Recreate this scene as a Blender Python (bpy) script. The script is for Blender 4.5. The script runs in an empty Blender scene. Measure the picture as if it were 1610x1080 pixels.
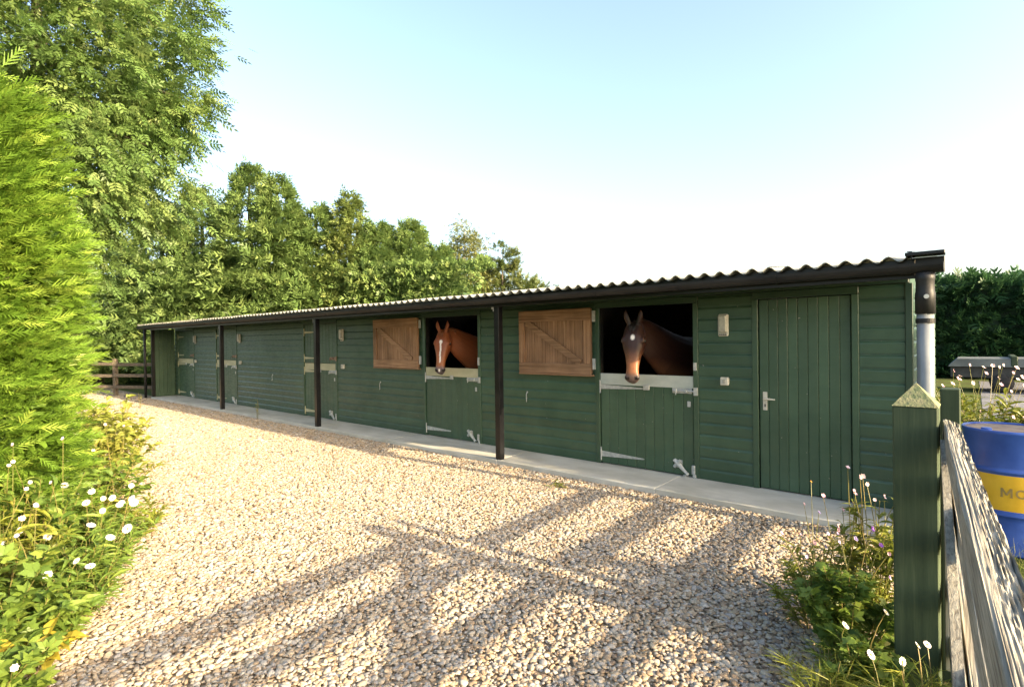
import bpy, bmesh, math, random
import numpy as np
from mathutils import Matrix, Vector, noise
R_ = random.Random(7)
rng = np.random.default_rng(11)
C = bpy.context.scene.collection
scene = bpy.context.scene

# ------------------------------------------------------------------ camera
cam_data = bpy.data.cameras.new('camera')
cam_data.sensor_width = 36.0
cam_data.lens = 18.93
cam_data.clip_start = 0.02
cam_data.clip_end = 2000
cam = bpy.data.objects.new('camera', cam_data)
C.objects.link(cam)
TH, PITCH, ROLL, CAMH = 0.70812, -0.00776, -0.01402, 1.65
_R = Vector((math.cos(TH), math.sin(TH), 0)); _F = Vector((-math.sin(TH), math.cos(TH), 0)); _U = Vector((0, 0, 1))
_F2 = _F*math.cos(PITCH) + _U*math.sin(PITCH); _U2 = _U*math.cos(PITCH) - _F*math.sin(PITCH)
_R3 = _R*math.cos(ROLL) + _U2*math.sin(ROLL); _U3 = _U2*math.cos(ROLL) - _R*math.sin(ROLL)
cam.matrix_world = Matrix(((_R3.x, _U3.x, -_F2.x, 0), (_R3.y, _U3.y, -_F2.y, 0), (_R3.z, _U3.z, -_F2.z, CAMH), (0, 0, 0, 1)))
scene.camera = cam

# ------------------------------------------------------------------ sky, sun, exposure
SUN_EL, SUN_PHI = math.radians(19.3), math.radians(4.5)      # phi: behind the wall line, measured from +x
world = bpy.data.worlds.new('World'); scene.world = world; world.use_nodes = True
wn = world.node_tree
sky = wn.nodes.new('ShaderNodeTexSky'); sky.sky_type = 'NISHITA'; sky.sun_disc = False
sky.sun_elevation = SUN_EL; sky.sun_rotation = math.pi/2 - SUN_PHI
sky.air_density = 1.0; sky.dust_density = 4.0; sky.ozone_density = 0.6
bg = wn.nodes['Background']; bg.inputs['Strength'].default_value = 0.15
wn.links.new(sky.outputs['Color'], bg.inputs['Color'])
sl = bpy.data.lights.new('sun', 'SUN'); sl.energy = 4.0; sl.angle = math.radians(0.6); sl.color = (1.0, 0.78, 0.50)
sun = bpy.data.objects.new('sun', sl); C.objects.link(sun)
sd = Vector((math.cos(SUN_EL)*math.cos(SUN_PHI), math.cos(SUN_EL)*math.sin(SUN_PHI), math.sin(SUN_EL)))
sun.rotation_euler = sd.to_track_quat('Z', 'Y').to_euler(); sun.location = (20, 3, 12)
scene.view_settings.view_transform = 'Standard'
scene.view_settings.look = 'None'
scene.view_settings.exposure = 1.95
scene.view_settings.gamma = 1.0
scene.view_settings.use_curve_mapping = False
scene.render.engine = 'CYCLES'
scene.cycles.max_bounces = 8
scene.cycles.transparent_max_bounces = 8

# ------------------------------------------------------------------ materials
def new_mat(name):
    m = bpy.data.materials.new(name); m.use_nodes = True
    nt = m.node_tree; return m, nt, nt.nodes['Principled BSDF']
def N(nt, t, **kw):
    n = nt.nodes.new(t)
    for k, v in kw.items():
        if k in n.inputs.keys(): n.inputs[k].default_value = v
        else: setattr(n, k, v)
    return n
def ramp(nt, fac, stops):
    r = nt.nodes.new('ShaderNodeValToRGB')
    while len(r.color_ramp.elements) < len(stops): r.color_ramp.elements.new(0.5)
    for e, (p, c) in zip(r.color_ramp.elements, stops):
        e.position = p; e.color = (*c, 1)
    nt.links.new(fac, r.inputs['Fac']); return r
def coords(nt, scale=(1, 1, 1), kind='Object'):
    tc = nt.nodes.new('ShaderNodeTexCoord'); mp = nt.nodes.new('ShaderNodeMapping')
    mp.inputs['Scale'].default_value = scale
    nt.links.new(tc.outputs[kind], mp.inputs['Vector']); return mp.outputs['Vector']
def geo_pos(nt, scale=(1, 1, 1)):
    g = nt.nodes.new('ShaderNodeNewGeometry'); mp = nt.nodes.new('ShaderNodeMapping')
    mp.inputs['Scale'].default_value = scale
    nt.links.new(g.outputs['Position'], mp.inputs['Vector']); return mp.outputs['Vector']
def solid(name, c1, c2=None, rough=0.5, scale=(6, 6, 6), metal=0.0, bump=0.0, bscale=None, detail=6, spread=(0.35, 0.65), objvar=0.0, spec=0.5):
    """colour varied by noise on position, optional fine relief, optional per-object tone shift"""
    m, nt, b = new_mat(name)
    b.inputs['Roughness'].default_value = rough; b.inputs['Metallic'].default_value = metal
    b.inputs['Specular IOR Level'].default_value = spec
    c2 = c2 or c1
    nz = N(nt, 'ShaderNodeTexNoise', Scale=1.0, Detail=detail, Roughness=0.6)
    nt.links.new(geo_pos(nt, scale), nz.inputs['Vector'])
    r = ramp(nt, nz.outputs['Fac'], [(spread[0], c1), (spread[1], c2)])
    out = r.outputs['Color']
    if objvar:
        oi = nt.nodes.new('ShaderNodeObjectInfo')
        mr = N(nt, 'ShaderNodeMapRange'); mr.inputs['To Min'].default_value = 1-objvar; mr.inputs['To Max'].default_value = 1+objvar
        nt.links.new(oi.outputs['Random'], mr.inputs['Value'])
        mx = N(nt, 'ShaderNodeMix', data_type='RGBA', blend_type='MULTIPLY'); mx.inputs['Factor'].default_value = 1
        nt.links.new(out, mx.inputs[6]); nt.links.new(mr.outputs['Result'], mx.inputs[7]); out = mx.outputs[2]
    nt.links.new(out, b.inputs['Base Color'])
    if bump:
        n2 = N(nt, 'ShaderNodeTexNoise', Scale=1.0, Detail=5)
        nt.links.new(geo_pos(nt, bscale or scale), n2.inputs['Vector'])
        bp = N(nt, 'ShaderNodeBump', Strength=bump, Distance=0.01)
        nt.links.new(n2.outputs['Fac'], bp.inputs['Height']); nt.links.new(bp.outputs['Normal'], b.inputs['Normal'])
    return m
def wood(name, dark, mid, light, axis='z', rough=0.75, bump=0.5, fine=60, objvar=0.15, knots=True):
    """grain streaks running along one axis"""
    m, nt, b = new_mat(name); b.inputs['Roughness'].default_value = rough
    b.inputs['Specular IOR Level'].default_value = 0.25
    s = {'x': (1.2, fine, fine), 'y': (fine, 1.2, fine), 'z': (fine, fine, 1.2)}[axis]
    v = geo_pos(nt, s)
    nz = N(nt, 'ShaderNodeTexNoise', Scale=1.0, Detail=7, Roughness=0.65, Distortion=0.4)
    nt.links.new(v, nz.inputs['Vector'])
    r = ramp(nt, nz.outputs['Fac'], [(0.3, dark), (0.5, mid), (0.72, light)])
    out = r.outputs['Color']
    big = N(nt, 'ShaderNodeTexNoise', Scale=3.0, Detail=4)
    nt.links.new(geo_pos(nt), big.inputs['Vector'])
    br = ramp(nt, big.outputs['Fac'], [(0.3, (0.7, 0.7, 0.7)), (0.7, (1.1, 1.1, 1.1))])
    oi = nt.nodes.new('ShaderNodeObjectInfo')
    mr = N(nt, 'ShaderNodeMapRange'); mr.inputs['To Min'].default_value = 1-objvar; mr.inputs['To Max'].default_value = 1+objvar
    nt.links.new(oi.outputs['Random'], mr.inputs['Value'])
    m1 = N(nt, 'ShaderNodeMix', data_type='RGBA', blend_type='MULTIPLY'); m1.inputs['Factor'].default_value = 1
    nt.links.new(out, m1.inputs[6]); nt.links.new(br.outputs['Color'], m1.inputs[7])
    m2 = N(nt, 'ShaderNodeMix', data_type='RGBA', blend_type='MULTIPLY'); m2.inputs['Factor'].default_value = 1
    nt.links.new(m1.outputs[2], m2.inputs[6]); nt.links.new(mr.outputs['Result'], m2.inputs[7])
    nt.links.new(m2.outputs[2], b.inputs['Base Color'])
    bp = N(nt, 'ShaderNodeBump', Strength=bump, Distance=0.006)
    nt.links.new(nz.outputs['Fac'], bp.inputs['Height']); nt.links.new(bp.outputs['Normal'], b.inputs['Normal'])
    return m
def leaf_mat(name, c1, c2, c3, rough=0.45, trans=0.35):
    """foliage: tone from the per-leaf attribute 'tint', light passes through"""
    m, nt, b = new_mat(name); b.inputs['Roughness'].default_value = rough
    b.inputs['Specular IOR Level'].default_value = 0.3
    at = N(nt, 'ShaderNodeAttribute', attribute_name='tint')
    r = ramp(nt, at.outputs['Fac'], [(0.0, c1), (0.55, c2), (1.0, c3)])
    nt.links.new(r.outputs['Color'], b.inputs['Base Color'])
    tr = nt.nodes.new('ShaderNodeBsdfTranslucent'); nt.links.new(r.outputs['Color'], tr.inputs['Color'])
    mx = N(nt, 'ShaderNodeMixShader'); mx.inputs[0].default_value = trans
    nt.links.new(b.outputs[0], mx.inputs[1]); nt.links.new(tr.outputs[0], mx.inputs[2])
    nt.links.new(mx.outputs[0], nt.nodes['Material Output'].inputs['Surface'])
    return m
M = {}
def painted(name, c1, c2, worn, rough=0.40, wear=0.74):
    """painted timber with grain relief, dirt near nothing in particular and a few chips"""
    m, nt, b = new_mat(name); b.inputs['Roughness'].default_value = rough
    b.inputs['Specular IOR Level'].default_value = 0.5
    nz = N(nt, 'ShaderNodeTexNoise', Scale=2.2, Detail=8, Roughness=0.65); nt.links.new(geo_pos(nt), nz.inputs['Vector'])
    r = ramp(nt, nz.outputs['Fac'], [(0.3, c1), (0.7, c2)])
    ch = N(nt, 'ShaderNodeTexNoise', Scale=26.0, Detail=3, Roughness=0.5); nt.links.new(geo_pos(nt, (1, 1, 1)), ch.inputs['Vector'])
    cr = ramp(nt, ch.outputs['Fac'], [(wear, (0, 0, 0)), (wear+0.02, (1, 1, 1))])
    mx = N(nt, 'ShaderNodeMix', data_type='RGBA')
    nt.links.new(cr.outputs['Color'], mx.inputs['Factor']); nt.links.new(r.outputs['Color'], mx.inputs[6]); mx.inputs[7].default_value = (*worn, 1)
    oi = nt.nodes.new('ShaderNodeObjectInfo')
    mr = N(nt, 'ShaderNodeMapRange'); mr.inputs['To Min'].default_value = 0.9; mr.inputs['To Max'].default_value = 1.12
    nt.links.new(oi.outputs['Random'], mr.inputs['Value'])
    m2 = N(nt, 'ShaderNodeMix', data_type='RGBA', blend_type='MULTIPLY'); m2.inputs['Factor'].default_value = 1
    nt.links.new(mx.outputs[2], m2.inputs[6]); nt.links.new(mr.outputs['Result'], m2.inputs[7])
    nt.links.new(m2.outputs[2], b.inputs['Base Color'])
    gr = N(nt, 'ShaderNodeTexNoise', Scale=1.0, Detail=5); nt.links.new(geo_pos(nt, (8, 40, 40)), gr.inputs['Vector'])
    rr = ramp(nt, gr.outputs['Fac'], [(0.3, (rough-0.12,)*3), (0.7, (rough+0.15,)*3)])
    nt.links.new(rr.outputs['Color'], b.inputs['Roughness'])
    bp = N(nt, 'ShaderNodeBump', Strength=0.18, Distance=0.004)
    nt.links.new(gr.outputs['Fac'], bp.inputs['Height']); nt.links.new(bp.outputs['Normal'], b.inputs['Normal'])
    return m
M['green'] = painted('green_paint', (0.025, 0.060, 0.033), (0.047, 0.092, 0.052), (0.28, 0.27, 0.22))
M['green_door'] = painted('green_door_paint', (0.028, 0.066, 0.036), (0.052, 0.100, 0.057), (0.30, 0.28, 0.22), rough=0.43)
M['trim'] = painted('dark_trim_paint', (0.016, 0.040, 0.024), (0.024, 0.056, 0.032), (0.2, 0.19, 0.15))
M['black'] = solid('black_paint', (0.006, 0.006, 0.007), (0.012, 0.012, 0.013), 0.28, (5, 5, 5), spec=0.3)
M['gutter'] = solid('black_plastic', (0.012, 0.013, 0.014), (0.026, 0.026, 0.026), 0.5, (3, 9, 9), bump=0.1, bscale=(30, 30, 30), spec=0.25)
M['pipe'] = solid('grey_plastic_pipe', (0.16, 0.175, 0.185), (0.24, 0.255, 0.26), 0.2, (9, 9, 3))
M['larch'] = wood('weathered_brown_board', (0.15, 0.080, 0.042), (0.29, 0.165, 0.088), (0.44, 0.27, 0.155), 'z', fine=45)
M['larch_x'] = wood('weathered_brown_rail', (0.16, 0.088, 0.046), (0.30, 0.175, 0.095), (0.45, 0.28, 0.165), 'x', fine=45)
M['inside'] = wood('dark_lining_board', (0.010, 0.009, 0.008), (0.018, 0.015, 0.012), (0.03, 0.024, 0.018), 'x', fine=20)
M['galv'] = solid('galvanised_steel', (0.34, 0.36, 0.35), (0.52, 0.53, 0.50), 0.5, (25, 25, 25), metal=0.35)
M['galv_cream'] = solid('stained_galvanised_plate', (0.38, 0.36, 0.22), (0.50, 0.47, 0.30), 0.55, (4, 4, 9), metal=0.1)
M['galv_pale'] = solid('pale_galvanised_plate', (0.40, 0.44, 0.39), (0.52, 0.55, 0.48), 0.5, (4, 4, 9), metal=0.15)
M['ivory'] = solid('ivory_plastic', (0.44, 0.43, 0.36), (0.55, 0.53, 0.45), 0.4, (14, 14, 14))
M['diffuser'] = solid('ribbed_diffuser', (0.34, 0.33, 0.27), (0.46, 0.44, 0.37), 0.3, (30, 30, 30))
M['rusty'] = solid('rusted_steel', (0.12, 0.055, 0.03), (0.32, 0.24, 0.17), 0.7, (25, 25, 25))
M['roof'] = solid('fibre_cement_sheet', (0.30, 0.30, 0.26), (0.46, 0.46, 0.40), 0.9, (2.5, 2.5, 2.5), bump=0.3, bscale=(60, 60, 60), spec=0.1)
M['concrete'] = solid('worn_concrete', (0.40, 0.39, 0.33), (0.56, 0.55, 0.49), 0.85, (1.6, 3.0, 3.0), bump=0.25, bscale=(60, 60, 60), detail=9, spec=0.2)
M['post_green'] = wood('green_stained_timber', (0.030, 0.047, 0.026), (0.044, 0.066, 0.035), (0.080, 0.102, 0.055), 'z', fine=26, bump=0.35, rough=0.65)
M['post_cap'] = solid('algae_stained_end_grain', (0.12, 0.15, 0.075), (0.24, 0.23, 0.13), 0.85, (28, 28, 28), bump=0.5, bscale=(80, 80, 80), objvar=0.0, spec=0.15)
M['grey_wood'] = wood('silvered_timber', (0.10, 0.085, 0.065), (0.25, 0.235, 0.19), (0.35, 0.335, 0.275), 'y', fine=110, bump=0.8, rough=0.9)
M['grey_wood_z'] = wood('silvered_timber_upright', (0.10, 0.085, 0.07), (0.28, 0.26, 0.22), (0.42, 0.40, 0.34), 'z', fine=70, bump=0.9, rough=0.9)
M['fence_wood'] = wood('brown_fence_timber', (0.08, 0.062, 0.045), (0.15, 0.12, 0.085), (0.23, 0.19, 0.14), 'x', fine=25, rough=0.85)
M['bark'] = wood('tree_bark', (0.045, 0.035, 0.025), (0.10, 0.08, 0.06), (0.17, 0.14, 0.11), 'z', fine=14, bump=1.0, rough=0.95)
M['birch_bark'] = solid('birch_bark', (0.25, 0.22, 0.18), (0.6, 0.58, 0.53), 0.8, (4, 4, 20))
M['drum_blue'] = solid('blue_drum_paint', (0.022, 0.065, 0.30), (0.04, 0.10, 0.40), 0.35, (5, 5, 5))
M['drum_yellow'] = solid('yellow_drum_paint', (0.62, 0.36, 0.02), (0.75, 0.46, 0.04), 0.35, (5, 5, 5))
M['drum_top'] = solid('rust_film_lid', (0.22, 0.13, 0.08), (0.42, 0.30, 0.20), 0.7, (9, 9, 9))
M['letter'] = solid('dull_bronze_print', (0.25, 0.17, 0.05), (0.33, 0.23, 0.08), 0.6, (20, 20, 20))
M['tarp'] = solid('grey_tarpaulin', (0.09, 0.10, 0.095), (0.15, 0.165, 0.155), 0.55, (3, 3, 3), bump=0.5, bscale=(5, 5, 5))
M['dark_body'] = solid('dark_trailer_side', (0.02, 0.022, 0.022), (0.05, 0.05, 0.045), 0.6)
M['tyre'] = solid('rubber', (0.015, 0.015, 0.015), (0.03, 0.03, 0.03), 0.85)

# ------------------------------------------------------------------ object helpers
WL = {}
def place(o, parent, org):
    org = Vector(org); WL[o.name] = org
    if parent is not None:
        o.parent = parent; o.location = org - WL[parent.name]
    else: o.location = org
def tag(o, label=None, cat=None, group=None, kind=None):
    if label: o['label'] = label
    if cat: o['category'] = cat
    if group: o['group'] = group
    if kind: o['kind'] = kind
    return o
def thing(name, loc, label, cat, group=None):
    o = bpy.data.objects.new(name, None); C.objects.link(o); o.empty_display_size = 0.1
    place(o, None, loc); return tag(o, label, cat, group)
def link(name, me, parent=None, org=(0, 0, 0)):
    o = bpy.data.objects.new(name, me); C.objects.link(o); place(o, parent, org); return o
def np_mesh(name, V, F, mats, tint=None, smooth=False, fmat=None):
    """V (n,3); F list of face arrays (m,k)"""
    me = bpy.data.meshes.new(name)
    V = np.asarray(V, np.float32)
    if not isinstance(F, list): F = [F]
    F = [np.asarray(f, np.int32) for f in F if len(f)]
    loops = np.concatenate([f.ravel() for f in F]); tot = np.concatenate([np.full(len(f), f.shape[1], np.int32) for f in F])
    start = np.concatenate([[0], np.cumsum(tot)[:-1]]).astype(np.int32)
    me.vertices.add(len(V)); me.vertices.foreach_set('co', V.ravel())
    me.loops.add(len(loops)); me.loops.foreach_set('vertex_index', loops)
    me.polygons.add(len(tot)); me.polygons.foreach_set('loop_start', start); me.polygons.foreach_set('loop_total', tot)
    if smooth: me.polygons.foreach_set('use_smooth', np.ones(len(tot), bool))
    if fmat is not None: me.polygons.foreach_set('material_index', np.asarray(fmat, np.int32))
    me.update(calc_edges=True)
    if tint is not None:
        a = me.attributes.new('tint', 'FLOAT', 'POINT'); a.data.foreach_set('value', np.asarray(tint, np.float32))
    for m in (mats if isinstance(mats, (list, tuple)) else [mats]): me.materials.append(m)
    return me
class MB:
    """collects simple solids into one mesh"""
    def __init__(s): s.v = []; s.f = []; s.mi = []
    def add(s, vs, fs, mi=0):
        b = len(s.v); s.v += [tuple(v) for v in vs]; s.f += [tuple(b+i for i in f) for f in fs]; s.mi += [mi]*len(fs); return s
    def box(s, x0, x1, y0, y1, z0, z1, mi=0):
        vs = [(x, y, z) for z in (z0, z1) for y in (y0, y1) for x in (x0, x1)]
        return s.add(vs, [(0, 2, 3, 1), (4, 5, 7, 6), (0, 1, 5, 4), (2, 6, 7, 3), (0, 4, 6, 2), (1, 3, 7, 5)], mi)
    def cbox(s, x0, x1, y0, y1, z0, z1, b=0.004, mi=0):
        """box with chamfered edges"""
        bm = bmesh.new()
        bmesh.ops.create_cube(bm, size=1)
        for v in bm.verts:
            v.co = Vector(((x0+x1)/2+v.co.x*(x1-x0), (y0+y1)/2+v.co.y*(y1-y0), (z0+z1)/2+v.co.z*(z1-z0)))
        bmesh.ops.bevel(bm, geom=bm.edges[:], offset=b, segments=1, affect='EDGES')
        bm.verts.index_update()
        s.add([v.co[:] for v in bm.verts], [[v.index for v in f.verts] for f in bm.faces], mi); bm.free(); return s
    def prism(s, prof, axis, a0, a1, mi=0):
        """closed profile [(u,v)] extruded along axis; axis x: (y,z), y: (x,z), z: (x,y)"""
        n = len(prof); mk = {'x': lambda a, u, v: (a, u, v), 'y': lambda a, u, v: (u, a, v), 'z': lambda a, u, v: (u, v, a)}[axis]
        vs = [mk(a0, *p) for p in prof] + [mk(a1, *p) for p in prof]
        fs = [(i, (i+1) % n, n+(i+1) % n, n+i) for i in range(n)] + [tuple(range(n))[::-1], tuple(range(n, 2*n))]
        return s.add(vs, fs, mi)
    def tube(s, pts, rad, k=8, mi=0, cap=True):
        pts = [Vector(p) for p in pts]; rad = rad if isinstance(rad, (list, tuple)) else [rad]*len(pts)
        rings = []; t0 = None
        for i, p in enumerate(pts):
            d = (pts[min(i+1, len(pts)-1)] - pts[max(i-1, 0)]).normalized()
            a = Vector((0, 0, 1)) if abs(d.z) < 0.9 else Vector((1, 0, 0))
            u = d.cross(a).normalized() if t0 is None else (t0 - d*t0.dot(d)).normalized()
            t0 = u; w = d.cross(u)
            rings.append([p + (u*math.cos(2*math.pi*j/k) + w*math.sin(2*math.pi*j/k))*rad[i] for j in range(k)])
        vs = [v for r in rings for v in r]; fs = []
        for i in range(len(pts)-1):
            for j in range(k): fs.append((i*k+j, i*k+(j+1) % k, (i+1)*k+(j+1) % k, (i+1)*k+j))
        if cap: fs += [tuple(range(k))[::-1], tuple(range((len(pts)-1)*k, len(pts)*k))]
        return s.add(vs, fs, mi)
    def lathe(s, prof, k=24, mi=0, c=(0, 0), cap=True):
        vs = [(c[0]+r*math.cos(2*math.pi*j/k), c[1]+r*math.sin(2*math.pi*j/k), z) for r, z in prof for j in range(k)]; fs = []
        for i in range(len(prof)-1):
            for j in range(k): fs.append((i*k+j, i*k+(j+1) % k, (i+1)*k+(j+1) % k, (i+1)*k+j))
        if cap: fs += [tuple(range(k))[::-1], tuple(range((len(prof)-1)*k, len(prof)*k))]
        return s.add(vs, fs, mi)
    def mesh(s, name, mats, smooth=False, org=(0, 0, 0)):
        me = bpy.data.meshes.new(name); o = Vector(org)
        me.from_pydata([tuple(Vector(v)-o) for v in s.v], [], s.f)
        for m in (mats if isinstance(mats, (list, tuple)) else [mats]): me.materials.append(m)
        me.polygons.foreach_set('material_index', s.mi)
        if smooth: me.polygons.foreach_set('use_smooth', [True]*len(s.f))
        me.update(); return me
    def build(s, name, mats, parent=None, org=None, smooth=False):
        if org is None:
            a = np.array(s.v); org = ((a[:, 0].min()+a[:, 0].max())/2, (a[:, 1].min()+a[:, 1].max())/2, a[:, 2].min())
        o = link(name, s.mesh(name, mats, smooth, org), parent, org)
        if smooth:
            pass
        return o
def structure(o): o['kind'] = 'structure'; return o

# ------------------------------------------------------------------ the ground
def grid_sheet(x0, x1, y0, y1, z, nx, ny):
    xs = np.linspace(x0, x1, nx+1); ys = np.linspace(y0, y1, ny+1)
    X, Y = np.meshgrid(xs, ys); V = np.stack([X.ravel(), Y.ravel(), np.full(X.size, z)], 1)
    i = np.arange(ny)[:, None]*(nx+1) + np.arange(nx)[None, :]; i = i.ravel()
    return V, np.stack([i, i+1, i+nx+2, i+nx+1], 1)
m, nt, b = new_mat('rough_grass_and_soil'); b.inputs['Roughness'].default_value = 0.95; b.inputs['Specular IOR Level'].default_value = 0.1
nz = N(nt, 'ShaderNodeTexNoise', Scale=1.3, Detail=10, Roughness=0.7); nt.links.new(geo_pos(nt), nz.inputs['Vector'])
r = ramp(nt, nz.outputs['Fac'], [(0.35, (0.07, 0.055, 0.03)), (0.5, (0.07, 0.09, 0.025)), (0.7, (0.10, 0.14, 0.035))])
nt.links.new(r.outputs['Color'], b.inputs['Base Color']); M['ground'] = m
V, F = grid_sheet(-600, 600, -600, 600, -0.02, 12, 12)
structure(link('ground', np_mesh('ground', V, F, m)))
# gravel bed under the loose stones
m, nt, b = new_mat('gravel_bed'); b.inputs['Roughness'].default_value = 0.9; b.inputs['Specular IOR Level'].default_value = 0.15
vo = N(nt, 'ShaderNodeTexVoronoi', Scale=42.0); nt.links.new(geo_pos(nt), vo.inputs['Vector'])
sep = nt.nodes.new('ShaderNodeSeparateColor'); nt.links.new(vo.outputs['Color'], sep.inputs[0])
r = ramp(nt, sep.outputs[0], [(0.0, (0.14, 0.105, 0.07)), (0.4, (0.30, 0.235, 0.155)), (0.75, (0.40, 0.32, 0.215)), (1.0, (0.5, 0.43, 0.33))])
nt.links.new(r.outputs['Color'], b.inputs['Base Color'])
bp = N(nt, 'ShaderNodeBump', Strength=0.9, Distance=0.02); bp.invert = True
nt.links.new(vo.outputs['Distance'], bp.inputs['Height']); nt.links.new(bp.outputs['Normal'], b.inputs['Normal'])
YARD = [(-0.42, 5.28), (-0.36, 2.3), (0.3, 1.2), (0.3, -3.0), (-3.2, -3.0), (-3.75, 0.15), (-9.5, 1.2), (-25.0, 3.1), (-25.0, 5.6), (-18.9, 5.6), (-18.9, 5.28)]
me = bpy.data.meshes.new('gravel_yard'); me.from_pydata([(x, y, -0.008) for x, y in YARD], [], [tuple(range(len(YARD)))]); me.materials.append(m)
structure(link('gravel_yard', me))

# loose stones: points with a stone instanced on each
def in_poly(x, y, poly):
    c = np.zeros(len(x), bool); n = len(poly)
    for i in range(n):
        x0, y0 = poly[i]; x1, y1 = poly[(i+1) % n]
        hit = ((y0 > y) != (y1 > y)) & (x < (x1-x0)*(y-y0)/(y1-y0+1e-12)+x0); c ^= hit
    return c
def stone_points():
    P = []; S = []
    for (x0, x1, y0, y1, dens, sc) in ((-5.0, -0.3, 0.3, 5.27, 3300, 0.84), (-8.5, -5.0, 0.3, 5.27, 2600, 0.92), (-13, -8.5, 0.6, 5.27, 1800, 1.08), (-24, -13, 1.5, 5.27, 1000, 1.35)):
        n = int((x1-x0)*(y1-y0)*dens)
        x = rng.uniform(x0, x1, n); y = rng.uniform(y0, y1, n)
        ok = in_poly(x, y, YARD)
        # keep what the picture and a step to the side of it can see
        d = -0.6504*x + 0.7596*y; u = (0.7596*x + 0.65*y)/np.maximum(d, 0.1)
        ok &= (d > 2.0) & (u > -1.25)
        x, y = x[ok], y[ok]
        P.append(np.stack([x, y, rng.uniform(-0.005, 0.006, len(x))], 1)); S.append(np.clip(rng.lognormal(0, 0.34, len(x)), 0.4, 1.9)*sc)
    return np.concatenate(P), np.concatenate(S)
def stone_mesh(k):
    bm = bmesh.new(); bmesh.ops.create_icosphere(bm, subdivisions=2, radius=1)
    rr = random.Random(k); ax = (1.0, rr.uniform(0.6, 0.9), rr.uniform(0.26, 0.42))
    off = Vector((k*3.1, k*1.7, 0))
    for v in bm.verts:
        n = noise.noise(v.co*1.1+off)*0.35 + noise.noise(v.co*2.3+off)*0.14
        v.co = Vector((v.co.x*ax[0], v.co.y*ax[1], v.co.z*ax[2]))*(1+n)*0.0155
    me = bpy.data.meshes.new('stone'); bm.to_mesh(me); bm.free()
    me.polygons.foreach_set('use_smooth', [True]*len(me.polygons)); me.materials.append(M['stone']); return me
m, nt, b = new_mat('river_stone'); b.inputs['Roughness'].default_value = 0.7; b.inputs['Specular IOR Level'].default_value = 0.25
at = N(nt, 'ShaderNodeAttribute', attribute_name='tone'); at.attribute_type = 'INSTANCER'
r = ramp(nt, at.outputs['Fac'], [(0.0, (0.16, 0.125, 0.10)), (0.10, (0.28, 0.21, 0.14)), (0.32, (0.38, 0.30, 0.205)), (0.52, (0.43, 0.36, 0.26)), (0.72, (0.40, 0.37, 0.32)), (0.86, (0.28, 0.265, 0.25)), (1.0, (0.54, 0.49, 0.41))])
nz = N(nt, 'ShaderNodeTexNoise', Scale=140.0, Detail=4); nt.links.new(geo_pos(nt), nz.inputs['Vector'])
nr = ramp(nt, nz.outputs['Fac'], [(0.3, (0.78, 0.76, 0.74)), (0.7, (1.12, 1.1, 1.06))])
mx = N(nt, 'ShaderNodeMix', data_type='RGBA', blend_type='MULTIPLY'); mx.inputs['Factor'].default_value = 1
nt.links.new(r.outputs['Color'], mx.inputs[6]); nt.links.new(nr.outputs['Color'], mx.inputs[7])
nt.links.new(mx.outputs[2], b.inputs['Base Color']); M['stone'] = m
def build_gravel():
    P, S = stone_points(); n = len(P)
    me = bpy.data.meshes.new('gravel'); me.vertices.add(n); me.vertices.foreach_set('co', P.astype(np.float32).ravel())
    rot = np.stack([rng.normal(0, 0.22, n), rng.normal(0, 0.22, n), rng.uniform(0, 6.283, n)], 1).astype(np.float32)
    a = me.attributes.new('srot', 'FLOAT_VECTOR', 'POINT'); a.data.foreach_set('vector', rot.ravel())
    a = me.attributes.new('ssc', 'FLOAT', 'POINT'); a.data.foreach_set('value', S.astype(np.float32))
    a = me.attributes.new('tone', 'FLOAT', 'POINT'); a.data.foreach_set('value', rng.random(n).astype(np.float32))
    a = me.attributes.new('pick', 'INT', 'POINT'); a.data.foreach_set('value', rng.integers(0, 7, n).astype(np.int32))
    o = link('gravel', me); tag(o, 'tan and grey loose river stones spread over the yard', 'gravel', kind='stuff')
    col = bpy.data.collections.new('stone_shapes')
    for k in range(7): col.objects.link(bpy.data.objects.new('stone_shape', stone_mesh(k)))
    ng = bpy.data.node_groups.new('scatter_stones', 'GeometryNodeTree')
    ng.interface.new_socket('Geometry', in_out='INPUT', socket_type='NodeSocketGeometry')
    ng.interface.new_socket('Geometry', in_out='OUTPUT', socket_type='NodeSocketGeometry')
    gi = ng.nodes.new('NodeGroupInput'); go = ng.nodes.new('NodeGroupOutput')
    mp = ng.nodes.new('GeometryNodeMeshToPoints'); ip = ng.nodes.new('GeometryNodeInstanceOnPoints')
    ci = ng.nodes.new('GeometryNodeCollectionInfo'); ci.inputs['Collection'].default_value = col
    ci.inputs['Separate Children'].default_value = True; ci.inputs['Reset Children'].default_value = True
    def attr(nm, t):
        x = ng.nodes.new('GeometryNodeInputNamedAttribute'); x.data_type = t; x.inputs['Name'].default_value = nm; return x.outputs[0]
    ng.links.new(gi.outputs[0], mp.inputs['Mesh']); ng.links.new(mp.outputs[0], ip.inputs['Points'])
    ng.links.new(ci.outputs[0], ip.inputs['Instance']); ip.inputs['Pick Instance'].default_value = True
    ng.links.new(attr('pick', 'INT'), ip.inputs['Instance Index'])
    e2r = ng.nodes.new('FunctionNodeEulerToRotation'); ng.links.new(attr('srot', 'FLOAT_VECTOR'), e2r.inputs[0])
    ng.links.new(e2r.outputs[0], ip.inputs['Rotation']); ng.links.new(attr('ssc', 'FLOAT'), ip.inputs['Scale'])
    ng.links.new(ip.outputs[0], go.inputs[0])
    md = o.modifiers.new('scatter', 'NODES'); md.node_group = ng
build_gravel()
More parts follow.
